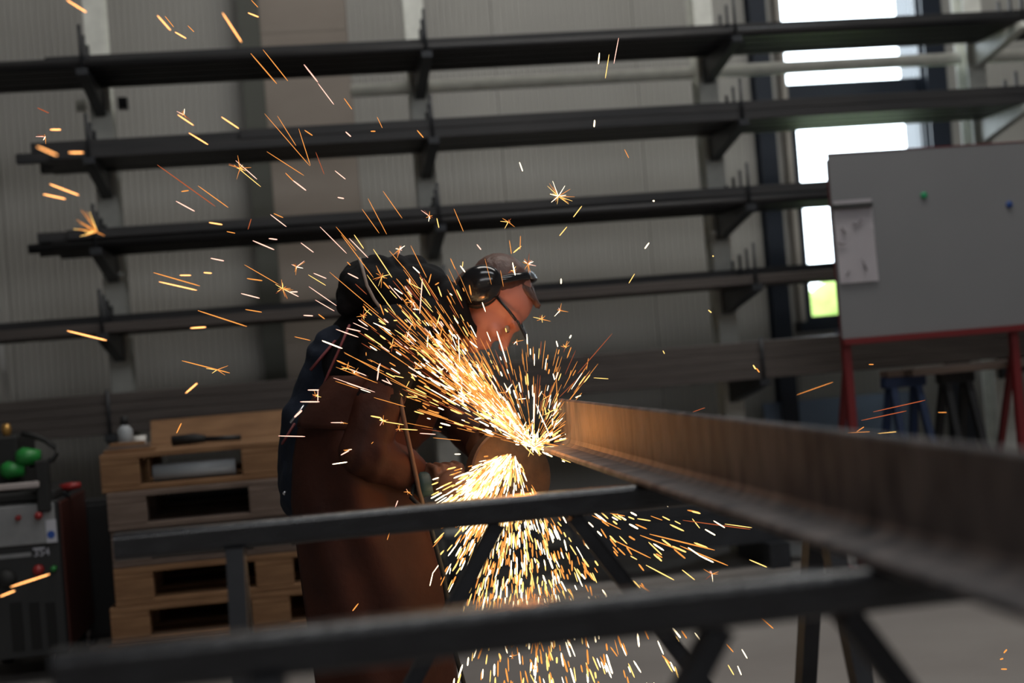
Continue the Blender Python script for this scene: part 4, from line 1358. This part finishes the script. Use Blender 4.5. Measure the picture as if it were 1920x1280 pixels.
for k in range(1350):
    t = R2.random()
    d = dirv(R2.gauss(233, 8) if t < 0.62 else (R2.gauss(228, 14) if t < 0.85 else R2.uniform(195, 300)), R2.gauss(0.05, 0.16))
    rr = 0.02 + R2.random() ** (0.8 if t < 0.62 else 1.0) * 0.20
    c = O2 + d * rr + (Vector((-0.012, 0, 0.02)) * math.sin(math.pi * rr / 0.2) if t < 0.62 else Vector())
    L = R2.uniform(0.01, 0.036)
    q = R2.random()
    key = 'w' if q < 0.42 else ('y' if q < 0.80 else 'o')
    SPR['lower'].append((c - d * L / 2, c + d * L / 2, R2.uniform(0.001, 0.0021), key))


def fall(x, y, L, key, wpx, sx=None, jit=5):
    Y = 3.5 + R2.gauss(0, 0.10)
    ox, oy = 965, 850 - max(0, y - 1000) * 0.5
    ang = math.degrees(math.atan2(-(y - oy), x - ox)) + R2.gauss(0, jit)
    d = dirv(ang, R2.gauss(0, 0.15))
    c = P(x, y, Y)
    Lm = L * Y / FPX
    SPR['fall'].append((c - d * Lm / 2, c + d * Lm / 2, wpx * 0.5 * Y / FPX, key))


for k in range(560):
    y = 960 + 185 * R2.random() ** 1.15
    cxp = 915 + (y - 960) * 0.18
    sd = 42 + (y - 960) * 0.20
    x = R2.gauss(cxp, sd)
    if x < 800 + (y - 980) * 0.22:
        continue
    q = R2.random()
    fall(x, y, R2.uniform(10, 30), 'w' if q < 0.34 else ('y' if q < 0.62 else 'o'), R2.uniform(1.6, 3.4))
for k in range(170):
    y = R2.uniform(960, 1140)
    x = R2.gauss(1040, 75)
    if x < 900:
        continue
    q = R2.random()
    fall(x, y, R2.uniform(10, 26), 'w' if q < 0.25 else ('y' if q < 0.6 else 'o'), R2.uniform(2, 3.6), jit=9)
for k in range(40):
    x = R2.uniform(1080, 1320)
    y = 955 + R2.random() * 130
    q = R2.random()
    fall(x, y, R2.uniform(12, 30), 'w' if q < 0.2 else ('y' if q < 0.6 else 'o'), R2.uniform(2, 3.6), jit=8)
for k in range(210):
    y = R2.uniform(1165, 1310)
    x = R2.gauss(1005, 85) if R2.random() < 0.75 else R2.uniform(900, 1330)
    if x < 850:
        continue
    q = R2.random()
    fall(x, y, R2.uniform(12, 32), 'w' if q < 0.30 else ('y' if q < 0.55 else 'o'), R2.uniform(2, 4.0), jit=8)

LABS = {'jet': ('in the dense jet rising from the cut', 'sparks in the rising jet', 'dense jet of white and orange sparks rising from the cut'),
        'lower': ('shooting down from the cutting disc', 'sparks shooting down from the disc', 'dense stream of sparks shooting down from the cutting disc'),
        'fall': ('falling beneath the trestle rail', 'sparks falling below the rail', 'shower of sparks falling to the floor beneath the trestle rail')}
room = 300 - count[0] - 36
share = {'jet': 0.4, 'lower': 0.15, 'fall': 0.45}
keysl = list(SP)
for nm, lst in SPR.items():
    lst.sort(key=lambda s: -((s[1] - s[0]).length * s[2]))
    n = max(0, int(room * share[nm]))
    for s in lst[:n]:
        spark_obj(*s, spark_label(s[3], (s[1] - s[0]).length * 745, s[2] * 1490, LABS[nm][0]), LABS[nm][1])
    verts, faces, mi = [], [], []
    for a, b, r, key in lst[n:]:
        x, y, d = frame_of(b - a)
        base = len(verts)
        L = (b - a).length
        for t, rr in ((0, 0.3), (0.2, 1), (0.85, 0.9), (1, 0.3)):
            for q in range(4):
                an = math.pi / 2 * q
                verts.append(a + d * L * t + r * rr * (math.cos(an) * x + math.sin(an) * y))
        for z in range(3):
            for q in range(4):
                faces.append((base + z * 4 + q, base + z * 4 + (q + 1) % 4, base + z * 4 + 4 + (q + 1) % 4, base + z * 4 + 4 + q))
        faces.append((base + 3, base + 2, base + 1, base))
        faces.append((base + 12, base + 13, base + 14, base + 15))
        mi += [keysl.index(key)] * 14
    me = bpy.data.meshes.new('spark_spray')
    me.from_pydata(verts, [], faces)
    for k in keysl:
        me.materials.append(SP[k])
    me.polygons.foreach_set('material_index', mi)
    o = put('spark_spray', me, None)
    tag(o, LABS[nm][2], 'spark spray', kind='stuff')


# the light the sparks throw
def glow(loc, e, col, r):
    l = bpy.data.lights.new('spark_glow', 'POINT')
    l.energy = e
    l.color = col
    l.shadow_soft_size = r
    o = bpy.data.objects.new('spark_glow', l)
    COL.objects.link(o)
    o.location = loc


glow(P(972, 812, 3.42), 1.25, (1.0, 0.30, 0.045), 0.03)
glow(P(925, 725, 3.50), 0.8, (1.0, 0.36, 0.14), 0.05)
glow(P(880, 925, 3.46), 0.15, (1.0, 0.42, 0.12), 0.04)
glow(P(930, 1050, 3.46), 0.15, (1.0, 0.42, 0.12), 0.06)
